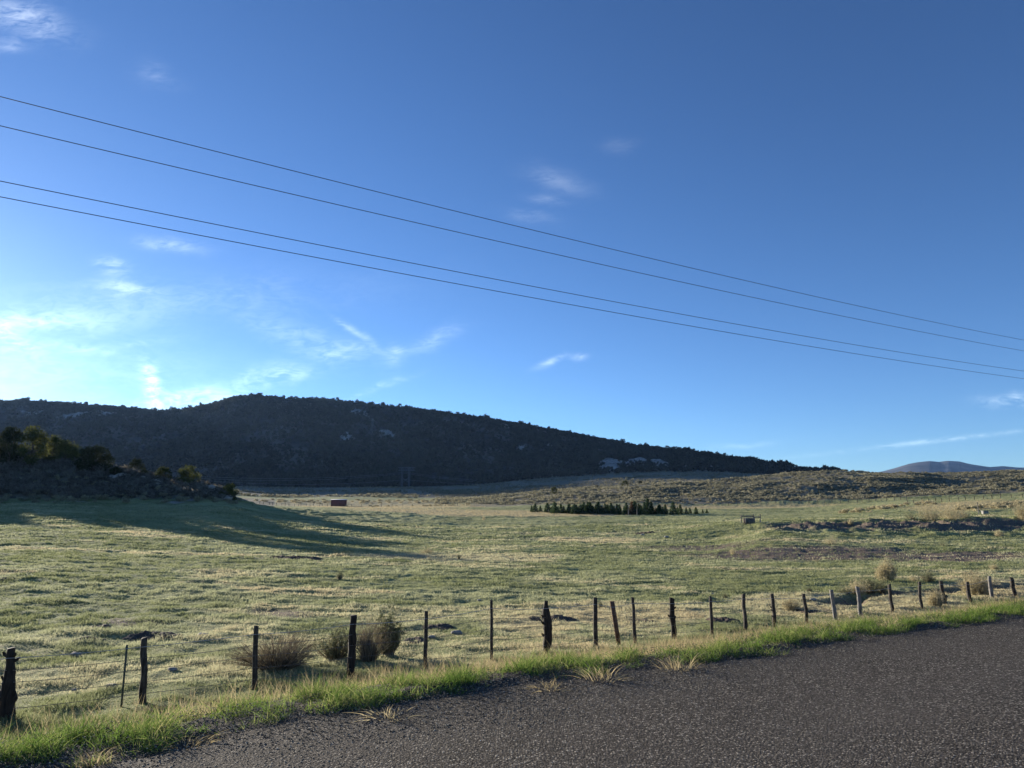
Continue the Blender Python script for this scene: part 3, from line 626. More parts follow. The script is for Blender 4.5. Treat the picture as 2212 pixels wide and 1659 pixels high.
def put_juniper(x, y, h, wf, label, group='junipers on the rocky hill', cat='tree', i=None, sink=.1):
    t = JUN[i if i is not None else random.randrange(len(JUN))]
    o = t[0] if t[1] == 0 else copy_tree(t[0]); t[1] += 1
    o.location = (x, y, hz(x, y) - sink); s = h / 4.0; o.scale = (s * wf, s * wf, s); o.rotation_euler = (0, 0, random.random() * 6.28)
    tag(o, label, cat, group); return o
def px_h(Y, py_top, z0):                    # height so that the top shows at a given photo row
    return CAMZ + Y * float(ray(0, py_top)[1]) - z0
NAMED = [(401, 148, 1005, 47, 'rounded olive juniper, second tree from the right hand foot of the hill'), (346, 150, 1007, 32, 'narrow two-tone juniper just left of the rounded juniper on the rocky slope'),
         (493, 138, 1043, 38, 'small round juniper standing last at the foot of the hill'), (285, 165, 988, 30, 'small juniper top showing behind the ridge rocks'),
         (303, 156, 1012, 18, 'little dark juniper among the boulders below the ridge'), (192, 152, 962, 72, 'broad sprawling juniper on the crest left of the boulders'),
         (127, 158, 950, 46, 'bushy juniper on the crest left of the broad sprawling one'), (100, 160, 940, 34, 'pale olive juniper top between two darker crowns'),
         (53, 150, 921, 50, 'tall dark juniper highest on the hill near the photo edge'), (4, 150, 918, 44, 'dark juniper cut by the left edge of the photo'), (240, 150, 1010, 26, 'low dark juniper right below the broad sprawling one')]
for i, (px, Yd, pt, wpx, lab) in enumerate(NAMED):
    x = (px - CX) / F * CP * Yd; z0 = hz(x, Yd); h = max(2.2, px_h(Yd, pt, z0)) * 1.0; w = wpx / F * Yd * (1.4 if px < 140 else 1.15)
    put_juniper(x, Yd, h, (w / 4.2) / (h / 4.0), lab, i=i % 6)
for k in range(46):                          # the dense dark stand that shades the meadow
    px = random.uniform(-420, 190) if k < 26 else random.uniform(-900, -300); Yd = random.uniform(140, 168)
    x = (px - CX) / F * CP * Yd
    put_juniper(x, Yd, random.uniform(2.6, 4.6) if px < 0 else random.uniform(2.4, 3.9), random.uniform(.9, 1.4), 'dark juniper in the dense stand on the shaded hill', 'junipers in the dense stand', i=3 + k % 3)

# field spruces
def conifer(h, w):
    C = []; R_ = []
    for z in np.linspace(.06, .97, 15):
        rr = w * .5 * (1 - z) ** .8 + .03; m = max(3, int(11 * (1 - z)) + 2); a0 = rng.random() * 6
        for k in range(m):
            a = a0 + k * 2 * np.pi / m + rng.normal() * .2; q = rr * (.62 + .4 * rng.random()); C.append((math.cos(a) * q, math.sin(a) * q, h * z - q * .18)); R_.append(.10 * w + rr * .12)
        C.append((0, 0, h * z)); R_.append(.14 * w)
    Vv, Q, r = leaf_cloud(C, np.array(R_), 9, .10, .6, 1.5)
    mb = MB(); mb.tube([(0, 0, -.2), (0, 0, h * .5), (0, 0, h * .97)], [.06 * w, .04 * w, .01], 6)
    return Vv, Q, r, mb
CON = []
for k in range(5):
    Vv, Q, r, mb = conifer(3.0, 1.7); root = empty('spruce_tree', (0, 0, -50)); mobj('crown', Vv, Q, m_pine, root, attrs={'rnd': r}); mb.build('trunk', m_trunk, root); CON.append([root, 0])
Vv, Q, r, mb = conifer(3.0, 1.7); rroot = empty('spruce_tree', (0, 0, -50)); mobj('crown', Vv, Q, m_rust, rroot, attrs={'rnd': r}); mb.build('trunk', m_trunk, rroot); CON.append([rroot, 0])
TREES = [(640, 625, 665), (668, 620, 667), (710, 633, 663), (768, 615, 672), (797, 650, 678), (825, 612, 680), (852, 635, 672), (893, 645, 682), (910, 655, 680), (935, 608, 676), (965, 640, 688), (985, 625, 690),
         (1005, 628, 680), (1020, 655, 690), (1035, 630, 685), (1050, 612, 688), (1075, 630, 690), (1092, 605, 690), (1110, 612, 688), (1130, 620, 680), (1155, 630, 690), (1175, 600, 690), (1200, 625, 690),
         (1218, 640, 690), (1230, 605, 688), (1250, 625, 680), (1278, 596, 690), (1302, 625, 688), (1325, 618, 695), (1345, 630, 698), (1375, 682, 702), (1400, 603, 695), (1445, 610, 698), (1468, 600, 698),
         (1500, 610, 700), (1520, 620, 690), (1545, 592, 698), (1570, 585, 695), (1600, 590, 695), (1635, 640, 695), (1665, 630, 698), (1690, 635, 695), (1715, 640, 698), (1775, 598, 698), (1810, 640, 695),
         (1832, 610, 697), (1880, 637, 697), (1910, 650, 695), (1958, 645, 695), (2012, 660, 690), (2045, 655, 690)]
extra = [(cx + random.uniform(-14, 14), random.uniform(612, 640), 684) for cx in range(830, 1740, 34)]
for k, (cx, a, b) in enumerate(TREES + extra):
    px = 975.9 + cx * .2696; pt = 921.7 + a * .2696; pb = 921.7 + b * .2696
    Yd = 178 + (702 - b) * .8; x = (px - CX) / F * CP * Yd; z0 = hz(x, Yd); h = max(.9, px_h(Yd, pt, z0)) * random.uniform(.85, 1.12)
    i = 5 if k in (32, 39) else k % 5
    t = CON[i]; o = t[0] if t[1] == 0 else copy_tree(t[0]); t[1] += 1
    o.location = (x, Yd, z0 - .05); s = h / 3.0; ww = random.uniform(.95, 1.65) * (1 if s < 1 else s ** -.25); o.scale = (s * ww, s * ww, s); o.rotation_euler = (0, 0, random.random() * 6)
    lab = 'dark green young spruce in the crowded row of the planting'
    lab = 'young spruce in the thin left part of the planting' if px < 1235 else ('young spruce in the long crowded middle of the planting' if px < 1345 else 'young spruce in the taller right hand block of the planting')
    if i == 5: lab = ['rusty brown spruce near the thin pale pole in the planting', 'small rusty brown spruce right of the tallest group'][k == 39]
    elif k == 50: lab = 'small spruce standing last at the right end of the planting'
    elif k == 49: lab = 'small spruce second from the right end of the planting'
    elif k == 48: lab = 'squat spruce alone near the right end, left of the last two'
    elif k == 0: lab = 'small spruce first at the left end of the planting'
    elif k == 2: lab = 'smallest spruce standing apart near the left end of the planting'
    elif k == 43: lab = 'broad tall spruce standing clear right of the dense block'
    elif k == 37: lab = 'tallest spruce in the middle of the right hand block'
    tag(o, lab, 'tree', 'young spruces planted in the field')
for (cx, ty, by, lab) in [(1415, 640, 706, 'thin pale pole left of the tall spruces'), (1485, 640, 706, 'thin pale pole right of its twin among the spruces')]:
    px = 975.9 + cx * .2696; Yd = 175; x = (px - CX) / F * CP * Yd; z0 = hz(x, Yd); mb = MB(); h = px_h(Yd, 921.7 + ty * .2696, z0)
    mb.tube([(0, 0, -.2), (.02, 0, h * .5), (.05, 0, h)], [.09, .08, .07], 6); mb.build('marker_pole', m_woodgrey, loc=(x, Yd, z0), label=lab, cat='pole', group='pale poles by the spruces')

# ------------------------------------------------------------------ scattered low shrubs
def small_shrub(n_leaf, size):
    a = rng.random(9) * 6.28; q = rng.random(9) ** .5
    C = np.stack([np.cos(a) * q * .34, np.sin(a) * q * .34, .22 + .38 * rng.random(9) * (1 - .5 * q)], 1)
    Vv, Q, r = leaf_cloud(C, .20, n_leaf, size, .9, 1.2); Vv[:, 2] = np.maximum(Vv[:, 2], -.03); return Vv, Q, r
def scatter(name, tmpl, pts, scl, mat, zscale=1.0, var=None, **k):
    """merges many copies of small templates into ONE mesh"""
    VV, QQ, RR = [], [], []; off = 0; which = rng.integers(0, len(tmpl), len(pts))
    for t_i, (Vv, Q, r) in enumerate(tmpl):
        sel = np.nonzero(which == t_i)[0]
        if not len(sel): continue
        a = rng.random(len(sel)) * 2 * np.pi; c, s = np.cos(a), np.sin(a); sc = scl[sel]
        x = (Vv[None, :, 0] * c[:, None] - Vv[None, :, 1] * s[:, None]) * sc[:, None] + pts[sel, 0:1]
        y = (Vv[None, :, 0] * s[:, None] + Vv[None, :, 1] * c[:, None]) * sc[:, None] + pts[sel, 1:2]
        z = Vv[None, :, 2] * sc[:, None] * zscale + pts[sel, 2:3]
        VV.append(np.stack([x, y, z], -1).reshape(-1, 3)); nv = len(Vv)
        QQ.append((Q[None] + (np.arange(len(sel)) * nv)[:, None, None]).reshape(-1, Q.shape[1]) + off)
        off += nv * len(sel); jr = rng.random(len(sel)) * .6 - .3 + (0 if var is None else var[sel]); RR.append(np.clip(r[None] + jr[:, None], 0, 1).ravel())
    return mobj(name, np.concatenate(VV), np.concatenate(QQ), mat, attrs={'rnd': np.concatenate(RR)}, **k)
def wpos(px, Yd): x = (px - CX) / F * CP * Yd; return x, Yd
SH = []
for k in range(6):
    Vv, Q, r = small_shrub(26, .075); o = mobj('sagebrush', Vv, Q, m_sage, attrs={'rnd': r}, loc=(0, 0, -60)); SH.append([o, 0])
TS = []
for k in range(5):
    Vv, Q, r = small_shrub(34, .06); o = mobj('rabbitbrush', Vv, Q, m_tan, attrs={'rnd': r}, loc=(0, 0, -60)); TS.append([o, 0])
def place_small(pool, x, y, s, zs, label, group, cat='bush'):
    t = pool[random.randrange(len(pool))]; o = t[0] if t[1] == 0 else t[0].copy()
    if t[1]: COL.objects.link(o)
    t[1] += 1; o.location = (x, y, hz(x, y) - .04); o.scale = (s, s, s * zs); o.rotation_euler = (0, 0, random.random() * 6.28); return tag(o, label, cat, group)
# foot of the rocky hill: each shrub an object
pp = []
while len(pp) < 190:
    px = random.uniform(-40, 520); Yd = random.uniform(119, 143); x, y = wpos(px, Yd); z = hz(x, y)
    if z < 3.3 or z > 12: continue
    pp.append((x, y))
for x, y in pp: place_small(SH, x, y, random.uniform(.8, 1.9), random.uniform(.7, 1.0), 'grey sagebrush at the shaded foot of the rocky hill', 'sagebrush at the foot of the rocky hill')
# tan shrubs on the right hand mound
def spots(n, a, b, hw, dep):
    out = []
    for i in range(n):
        f = random.random(); px = a[0] + (b[0] - a[0]) * f; Yd = a[1] + (b[1] - a[1]) * f; out.append(wpos(px + random.uniform(-hw, hw), Yd + random.uniform(-dep, dep)))
    return out
for x, y in spots(48, (1815, 152), (2025, 190), 14, 9): place_small(TS, x, y, random.uniform(1.3, 2.4), .75, 'tan rabbitbrush in the long patch on the grassy mound', 'tan shrubs in the long patch on the mound')
for x, y in spots(40, (2080, 135), (2230, 165), 25, 11): place_small(TS, x, y, random.uniform(1.4, 2.6), .75, 'tan rabbitbrush in the patch at the right edge of the mound', 'tan shrubs in the patch at the right edge')
for x, y in spots(22, (1180, 262), (1560, 262), 40, 8): place_small(TS, x, y, random.uniform(1.0, 1.9), .7, 'pale shrub on the flat behind the spruces', 'pale shrubs behind the spruces')
for x, y in spots(130, (560, 372), (1000, 365), 40, 20): place_small(TS, x, y, random.uniform(1.6, 3.4), .6, 'tan shrub in the sunlit band behind the red shed', 'tan shrubs behind the red shed')
for x, y in spots(30, (760, 322), (1010, 305), 20, 8): place_small(TS, x, y, random.uniform(1.2, 2.6), .55, 'tan shrub along the fence right of the red shed', 'tan shrubs right of the red shed')
# the uncountable sagebrush cover of the slopes
T1 = [small_shrub(5, .15) for k in range(6)]
N = 52000; px = rng.uniform(940, 2330, N); Yd = np.exp(rng.uniform(math.log(262), math.log(640), N)); x = (px - CX) / F * CP * Yd
keep = rng.random(N) < (.25 + .9 * sst(-.25, .25, fbm(x, Yd, 28, 3))) * sst(262, 285, Yd + 30 * sst(1050, 1000, px)) * np.where(Yd > 470, .45, 1)
keep &= ~((px < 1250) & (Yd < 262 + (1250 - px) * .25))
x = x[keep]; Yd = Yd[keep]; pts = np.stack([x, Yd, H(x, Yd) - .05], 1)
scatter('sagebrush_cover', T1, pts, rng.uniform(.8, 2.3, len(x)), m_sage, .62, label='grey green sagebrush covering the long low hill', cat='sagebrush', kind='stuff')
N = 16000; px = rng.uniform(-60, 1850, N); Yd = np.exp(rng.uniform(math.log(430), math.log(900), N)); x = (px - CX) / F * CP * Yd
keep = rng.random(N) < sst(-.15, .3, fbm(x, Yd, 60, 3)); x = x[keep]; Yd = Yd[keep]
scatter('sagebrush_flat', T1, np.stack([x, Yd, H(x, Yd) - .05], 1), rng.uniform(1.2, 3.4, len(x)), m_sage, .7, label='shaded sagebrush on the plain below the dark hill', cat='sagebrush', kind='stuff')
N = 2600; px = rng.uniform(-200, 500, N); Yd = rng.uniform(121, 175, N); x = (px - CX) / F * CP * Yd; z = H(x, Yd); keep = (z > 4.2) & (rng.random(N) < .85); x = x[keep]; Yd = Yd[keep]; z = z[keep]
T2 = [small_shrub(9, .10) for k in range(5)]
scatter('hill_scrub', T2, np.stack([x, Yd, z - .05], 1), rng.uniform(.9, 2.6, len(x)), m_oak, .95, label='brown scrub covering the shaded rocky hill', cat='scrub', kind='stuff')

# ------------------------------------------------------------------ hillside forest and ridge trees
def blob_tree(n, sz):
    C = np.stack([rng.normal(size=7) * .20, rng.normal(size=7) * .20, .25 + .6 * rng.random(7)], 1); return leaf_cloud(C, .27, n, sz, .9, 1.1)
T3 = [blob_tree(3, .30) for k in range(8)]
N = 60000; px = rng.uniform(-150, 1830, N); Yd = rng.uniform(860, 1760, N); x = (px - CX) / F * CP * Yd; z = H(x, Yd); rk = rock_mask(x, Yd)
keep = (rng.random(N) < (.35 + .8 * sst(-.3, .2, fbm(x, Yd * .6, 90, 4)))) & (rk < .30 + .6 * rng.random(N)) & (z > 28)
x, Yd, z = x[keep], Yd[keep], z[keep]
m_far = leaf_mat('pinyon_cover', (.020, .027, .020), (.060, .064, .048), .2)
scatter('hillside_woodland', T3, np.stack([x, Yd, z - .3], 1), rng.uniform(2.6, 6.6, len(x)) * (1 + .35 * fbm(x, Yd, 70, 2)), m_far, 1.0, var=.9 * fbm(x, Yd * .6, 110, 3), label='dark pinyon and juniper woodland covering the shaded hill', cat='woodland', kind='stuff')
RT = []
for k in range(6):
    Vv, Q, r = blob_tree(16, .14); o = mobj('ridge_tree', Vv, Q, m_far, attrs={'rnd': r}, loc=(0, 0, -60)); RT.append([o, 0])
# stand them on the line where the hill meets the sky
YR = np.linspace(850, 2000, 400)
def ridge_pt(px):
    u = (px - CX) / F * CP; h = H(u * YR, YR); t = (h - CAMZ) / YR; i = int(np.argmax(t)); return u * YR[i], YR[i], h[i]
for k in range(150):
    px = 2 + (k + random.uniform(-.9, .9)) * 12.1
    if px > 1812: break
    x, y, z = ridge_pt(px); t = RT[k % 6]; o = t[0] if t[1] == 0 else t[0].copy()
    if t[1]: COL.objects.link(o)
    t[1] += 1; s = random.uniform(6.5, 11.5) * (y / 1550) ** .8 * (1.15 if px < 420 else 1); o.location = (x, y, z + .2); o.scale = (s * random.uniform(.9, 1.4), s, s * random.uniform(.7, 1.1)); o.rotation_euler = (0, 0, random.random() * 6)
    tag(o, 'small dark tree on the low left crest of the big hill' if px < 440 else ('small dark tree along the highest crest of the big hill' if px < 900 else 'small dark tree along the descending skyline of the big hill'), 'tree', 'trees along the hill skyline')

# lone trees on the low sage hill
for (px, Yd, h, lab) in [(1352, 405, 4.2, 'dark lone juniper on the crest of the low sage hill'), (1198, 350, 3.6, 'dark lone bush halfway up the low sage hill'), (1385, 425, 3.0, 'small lone juniper right of the crest juniper on the sage hill')]:
    x, y = wpos(px, Yd); put_juniper(x, y, h, 1.0, lab, 'lone trees on the sage hill')

# ------------------------------------------------------------------ boulders and field stones
def rock_mesh(rx, ry, rz_, seed, sub_=3, rough=.25):
    bm = bmesh.new(); bmesh.ops.create_icosphere(bm, subdivisions=sub_, radius=1); V_ = np.array([v.co[:] for v in bm.verts]); Fq = np.array([[v.index for v in f.verts] for f in bm.faces]); bm.free()
    s = seed * 3.7; d = 1 + rough * (fbm(V_[:, 0] + s, V_[:, 1] + V_[:, 2] * 1.3, .9, 3) + fbm(V_[:, 2] - s, V_[:, 0] - V_[:, 1], .7, 3))
    V_ = V_ * d[:, None]; V_ = np.sign(V_) * np.abs(V_) ** .8; return V_ * [rx, ry, rz_], Fq
ROCKT = []
for k in range(6):
    V_, Fq = rock_mesh(1, .8, .6, k, 3, .45); o = mobj('boulder', V_, Fq, m_rock, loc=(0, 0, -60)); ROCKT.append([o, 0])
for k in range(70):
    if k < 46: px, pt = random.uniform(232, 452), None; Yd = random.uniform(142, 156)
    else: px = random.uniform(380, 500); Yd = random.uniform(130, 150)
    x, y = wpos(px, Yd); z = hz(x, y)
    if z < 4: continue
    t = ROCKT[k % 6]; o = t[0] if t[1] == 0 else t[0].copy()
    if t[1]: COL.objects.link(o)
    t[1] += 1; s = random.uniform(.35, 1.2); o.location = (x, y, z + .12 * s); o.scale = (s * random.uniform(1, 1.6), s, s * random.uniform(.7, 1.1)); o.rotation_euler = (random.uniform(-.4, .4), random.uniform(-.4, .4), random.random() * 6)
    tag(o, 'grey sandstone boulder in the rubble on the rocky hill', 'boulder', 'boulders on the rocky hill')
for i, (px, py, w, mat, lab) in enumerate([(372, 1449, 18, m_rock, 'round dark stone in the grass left of the brown twiggy bush'), (240, 1485, 19, m_rock, 'flat dark stone beside the green metal post'), (438, 1374, 20, m_pale, 'pale flat stone near the top wire between the first posts'),
        (163, 1417, 22, m_rock, 'rough stone in the straw patch at left'), (160, 1494, 10, m_pale, 'small pale stone in green grass at lower left'), (987, 1369, 22, m_rock, 'dark stone beyond the fence between the sawn posts'), (933, 1378, 14, m_pale, 'broken pale stone just right of the sixth post'),
        (1388, 1156, 9, m_pale, 'tiny white stone by the dark hollow in the far meadow'), (1440, 1161, 10, m_pale, 'long white stone right of the dark hollow'), (1756, 1297, 14, m_pale, 'pale stone in grass behind the right hand fence'), (1842, 1336, 12, m_rock, 'low grey stone at the foot of the right hand posts'),
        (1540, 1363 - 78, 12, m_pale, 'pale stone by the low dirt ledge right of centre'), (1245, 1308, 10, m_rock, 'small grey stone above the shade-dark dirt mound'), (1035, 1298, 9, m_pale, 'small pale stone on a grassy hump in mid meadow')]):
    g = G(px, py); V_, Fq = rock_mesh(.5, .35, .22, 11 + i, 3, .4); w_ = w / F * g.y
    mobj('field_stone', V_ * w_, Fq, mat, loc=(g.x, g.y, g.z + .03), label=lab, cat='stone', group='stones in the meadow', smooth=False)
# earth mounds; their dark soil colour stands in for shade in hollows and ledges
for i, (px, py, w, lab) in enumerate([(1195, 1338, 112, 'long shade-dark earth mound behind the gnarled post'), (1385, 1343, 60, 'shade-dark earth mound right of the leaning board'), (330, 1378, 130, 'long shade-dark earth mound behind the first wooden posts'), (190, 1382, 70, 'low crumbly earth mound left of the long one'), (212, 1355, 44, 'small reddish earth mound higher in the meadow at left'),
        (895, 1384, 46, 'shade-dark little ledge of earth left of the sixth post'), (945, 1356, 72, 'thin shade-dark ledge of earth behind the sixth post'), (1395, 1152, 60, 'shade-dark hollowed mound in the far meadow'), (10, 1252, 40, 'shade-dark earth hump at the left edge of the meadow'), (1740, 1322, 60, 'shade-dark earth ledge behind the right hand posts'), (1560, 1340, 70, 'thin shade-dark ledge right of the knotty post'), (640, 1206, 120, 'thin shade-dark ledge across the middle meadow')]):
    g = G(px, py); w_ = w / F * g.y; n1 = 60; n2 = 16; a, b = np.meshgrid(np.linspace(-1, 1, n1), np.linspace(-1, 1, n2), indexing='ij')
    xx = a * w_ * .5; yy_ = b * max(.45, w_ * .26); q = np.clip(1 - a ** 2 - b ** 2, 0, 1) ** .6; hh = min(.13, .05 + w_ * .03)
    wx = g.x + xx; wy = g.y + yy_; zz = H(wx, wy) - g.z + q * hh * (1 + 1.6 * fbm(wx, wy, .4, 4)) - .025; ii = np.arange(a.size).reshape(a.shape)
    mobj('shaded_earth_mound', np.stack([xx, yy_, zz], -1).reshape(-1, 3), np.stack([ii[:-1, :-1], ii[1:, :-1], ii[1:, 1:], ii[:-1, 1:]], -1).reshape(-1, 4), m_soil, loc=g, label=lab, cat='earth mound', group='shade-dark earth mounds in the meadow')

# ------------------------------------------------------------------ bushes one by one
def bush_at(px, py, wpx, hpx, kind, name, label, dens=1.0, group=None, mats=None):
    g = G(px, py); k = g.y / F; put_bush(name, kind, (g.x, g.y, g.z), wpx * k, hpx * k, dens, mats, label=label, cat='bush', group=group)
bush_at(600, 1442, 150, 64, 'twig', 'twiggy_shrub', 'wide brown leafless shrub behind the fourth post', 2.6)
bush_at(725, 1424, 78, 62, 'sage', 'sagebrush_plant', 'grey green sagebrush just left of the knotty fence post', 1.4)
bush_at(796, 1427, 62, 76, 'twig', 'twiggy_shrub', 'brown twiggy shrub just right of the knotty fence post', 1.5)
bush_at(838, 1416, 58, 88, 'sage', 'sagebrush_plant', 'tall green sagebrush with straw tips right of the knotty post', 1.5)
bush_at(734, 1251, 15, 15, 'sage', 'sagebrush_plant', 'tiny dark bush standing alone in the open meadow', .8)
bush_at(922, 1195, 28, 12, 'tan', 'dry_shrub', 'low tan tuft with a dark base in the middle meadow', .7)
bush_at(991, 1207, 9, 10, 'sage', 'sagebrush_plant', 'tiny green plant right of the low tan tuft', .5)
bush_at(1045, 1123, 9, 12, 'tan', 'dry_shrub', 'small pale brush by the irrigation ditch', .4)
bush_at(1796, 1176, 26, 19, 'tan', 'dry_shrub', 'spread straw coloured weed below the dark bank', .5)
bush_at(1583, 1197, 12, 14, 'tan', 'dry_shrub', 'small straw weed on the brown patch of meadow', .4)
bush_at(2036, 1180, 12, 10, 'sage', 'sagebrush_plant', 'small green plant in the meadow under the bank', .4)
bush_at(1914, 1256, 36, 44, 'tan', 'dry_shrub', 'upright golden shrub behind the fence posts at right', 1.6)
bush_at(2006, 1255, 30, 20, 'sage', 'sagebrush_plant', 'dark round sagebrush right of the upright golden shrub', 1.0)
bush_at(1975, 1256, 22, 10, 'tan', 'dry_shrub', 'low straw tuft touching the dark round sagebrush', .6)
bush_at(1880, 1281, 40, 34, 'sage', 'sagebrush_plant', 'dark sagebrush below the upright golden shrub', 1.2)
bush_at(1850, 1281, 44, 28, 'tan', 'dry_shrub', 'tan shrub mixed with sagebrush left of the golden shrub', 1.0)
bush_at(1905, 1280, 30, 26, 'sage', 'sagebrush_plant', 'grey sagebrush at the lip of the creek cut', 1.0)
bush_at(1825, 1283, 30, 16, 'sage', 'sagebrush_plant', 'low leafy sagebrush at the left end of the clump', .8)
bush_at(1748, 1277, 12, 9, 'sage', 'sagebrush_plant', 'small green plant left of the sagebrush clump', .5)
bush_at(2112, 1285, 58, 44, 'tan', 'dry_shrub', 'big rounded tan shrub between the last fence posts', 1.8)
bush_at(2020, 1308, 32, 30, 'tan', 'dry_shrub', 'pale tan shrub against a knotty post at right', 1.2)
bush_at(1707, 1318, 36, 26, 'tan', 'dry_shrub', 'spreading tan shrub left of the leaning right hand posts', .9)
bush_at(1567, 1291, 12, 9, 'sage', 'sagebrush_plant', 'small dark plant by the pale stone beyond the fence', .6)
bush_at(1298, 1312, 9, 12, 'sage', 'sagebrush_plant', 'small upright green plant right of the ninth post', .6)
bush_at(2148, 1230, 16, 12, 'tan', 'dry_shrub', 'small pinkish dry shrub in the meadow at right', .6)
bush_at(325, 1535, 55, 25, 'grass', 'dry_shrub', 'reddish dry weeds round the foot of the slender post', 1.0, mats={'stems': m_twig})
for (px, py, w, h, kd, lab) in [(1968, 1121, 32, 14, 'sage', 'low dark bush first on the dark bank'), (2009, 1124, 46, 32, 'tan', 'tall tan bush on the dark bank'), (2052, 1121, 56, 33, 'tan', 'wide grey tan bush next on the dark bank'), (2078, 1119, 34, 20, 'tan', 'low bush right of the wide one on the bank'), (2214, 1122, 34, 44, 'tan', 'golden bush cut by the right photo edge'), (2160, 1160, 18, 14, 'tan', 'small tan weed at the foot of the bank'), (1838, 1133, 12, 14, 'tan', 'small pale bush halfway up the dark bank')]:
    bush_at(px, py, w, h, kd, 'bank_bush', lab, .9, 'bushes on the dark bank')
for i in range(34):                          # thin dead weeds across the right of the meadow
    px = random.uniform(1500, 2200); py = random.uniform(1165, 1240)
    bush_at(px, py, 12, random.uniform(8, 14), 'grass', 'dead_weed', 'thin pale dead weed standing in the right hand meadow', .09, 'dead weeds in the meadow')
# dry tufts on the gravel shoulder
for i, (px, py, w, h, lab) in enumerate([(1300, 1470, 70, 55, 'large straw tuft leaning on the road shoulder in the middle'), (1465, 1448, 70, 50, 'spreading straw tuft on the shoulder right of the large one'), (1190, 1492, 62, 30, 'low pale straw tuft left of the large one'), (842, 1553, 75, 34, 'bent pale straw tuft on gravel near the sixth post'), (400, 1612, 95, 34, 'low straw tuft on dark gravel at lower left'), (205, 1652, 70, 45, 'bent straw stalks at the bottom left edge'), (1920, 1350, 50, 26, 'low straw tuft on the far shoulder at right'), (1690, 1380, 40, 18, 'small straw tuft at the edge of the far verge')]):
    g = G(px, py); k = g.y / F; put_bush('straw_tuft', 'grass', (g.x, g.y, max(g.z, .0)), w * k * 1.3, h * k * 1.15, .36, label=lab, cat='grass tuft', group='straw tufts on the road shoulder')

# ------------------------------------------------------------------ verge and meadow grass
def blades(name, x, y, h, w, mat, lean=.35, seg=3, droop=.5, rn=None, **k):
    z = H(x, y); N = len(x); a = rng.random(N) * 2 * np.pi; l = rng.random(N) * lean
    d = np.stack([np.cos(a) * l, np.sin(a) * l, np.ones(N)], 1); d /= np.linalg.norm(d, axis=1)[:, None]
    Vv, Q, kk_ = ribbons(np.stack([x, y, z - .01], 1), d, h, w, seg, droop * (.3 + rng.random(N)), .3)
    rn_ = rn if rn is not None else np.clip(rng.random(N) * .6 + .4 * (fbm(x, y, .6, 2) + .5), 0, 1); return mobj(name, Vv, Q, mat, attrs={'rnd': np.repeat(rn_, kk_)}, **k)
def strip(n, n0, n1, power=1.0):
    # positions along the road with density falling with distance
    s = -7 + np.abs(rng.random(n)) ** 1.35 * 52; nn2 = rng.uniform(n0, n1, n); return s, nn2
N = 400000; s, q = strip(N, 5.7, 8.6); cl = fbm(s, q * 1.6, .55, 3); es = edge_shift(s); e_ = q + es
lim = 6.2 + .45 * fbm(s + 90, s * 0, .9, 3)
keep = (e_ > lim) & (rng.random(N) < .14 + 1.0 * sst(-.18, .25, cl)) & (rng.random(N) < 1 - .93 * sst(6.9, 7.7, e_ + .7 * fbm(s, q, 2.2, 2)))
s, q, cl, e_, lim = s[keep], q[keep], cl[keep], e_[keep], lim[keep]; x = s * RD[0] + q * RN[0]; y = s * RD[1] + q * RN[1]
hgt = (.07 + .17 * rng.random(len(x)) ** 1.3) * (.45 + 1.0 * sst(-.3, .4, cl)) * (.55 + .45 * sst(0, .3, e_ - lim))
dist = np.hypot(x, y)
blades('verge_grass', x, y, hgt, .0065 * (.7 + .6 * rng.random(len(x))) * np.maximum(1, dist / 11), m_grass, .75, 3, .8, label='bright green grass verge along the edge of the road', cat='grass', kind='stuff')
N = 230000; s, q = strip(N, 6.6, 13.8); e_ = q + edge_shift(s); x = s * RD[0] + q * RN[0]; y = s * RD[1] + q * RN[1]
dens = sst(6.7, 7.5, e_) * (1 - .55 * sst(12.5, 14.5, e_)) * (.10 + .90 * sst(-5, 0, x)) * (.4 + .8 * sst(-.3, .3, fbm(s, q, 1.5, 3))); keep = rng.random(N) < dens
x, y = x[keep], y[keep]; dist = np.hypot(x, y)
blades('dry_roadside_grass', x, y, .12 + .26 * rng.random(len(x)) ** 1.3, .0055 * np.maximum(1, dist / 12), m_straw, .45, 3, .35, label='dry straw coloured grass on the bank below the verge', cat='grass', kind='stuff')
N = 1350000; Yd = 8 * np.exp(rng.random(N) ** .75 * math.log(120 / 8)); u = rng.uniform(-.80, .80, N); x = u * Yd; y = Yd; s, q = sn(x, y)
keep = (q > 8.6) & (rng.random(N) < .46 + .7 * sst(-.25, .3, fbm(x * .8, y, .9, 3))); x, y = x[keep], y[keep]; dist = np.hypot(x, y)
dm = pblob(DRYI, x, y) * 1.35 + .35 * fbm(x, y, 3, 3) + .75 * sst(.02, .45, fbm(x * .45 + 40, y, 6, 3)); sm = np.maximum(pblob(SOILI, x, y), .9 * np.exp(-((y - 92) / 7) ** 2) * sst(.29, .38, x / y)) + .4 * fbm(x, y, 1.5, 3); pal = sst(-.2, .5, fbm(x, y, 9, 3))
keep = rng.random(len(x)) > .86 * sst(.35, .7, sm); x, y, dist, dm, pal = x[keep], y[keep], dist[keep], dm[keep], pal[keep]
MR = np.clip(.36 * rng.random(len(x)) + .26 * pal - .06 + .55 * sst(.25, .6, dm), 0, 1)
blades('meadow_grass', x, y, (.03 + .06 * rng.random(len(x))) * (1 + dist / 110) * (.55 + 1.2 * sst(-.15, .45, fbm(x * .8, y, .9, 3) + .5 * fbm(x * .5, y, 3.0, 2))), .0065 * np.maximum(1, dist / 8), m_meadow_blades, .9, 1, .4, rn=MR, label='short frosted green grass of the open meadow', cat='grass', kind='stuff')
N = 300000; Yd = 105 * np.exp(rng.random(N) * math.log(330 / 105)); u = rng.uniform(-.80, .80, N); x = u * Yd; y = Yd
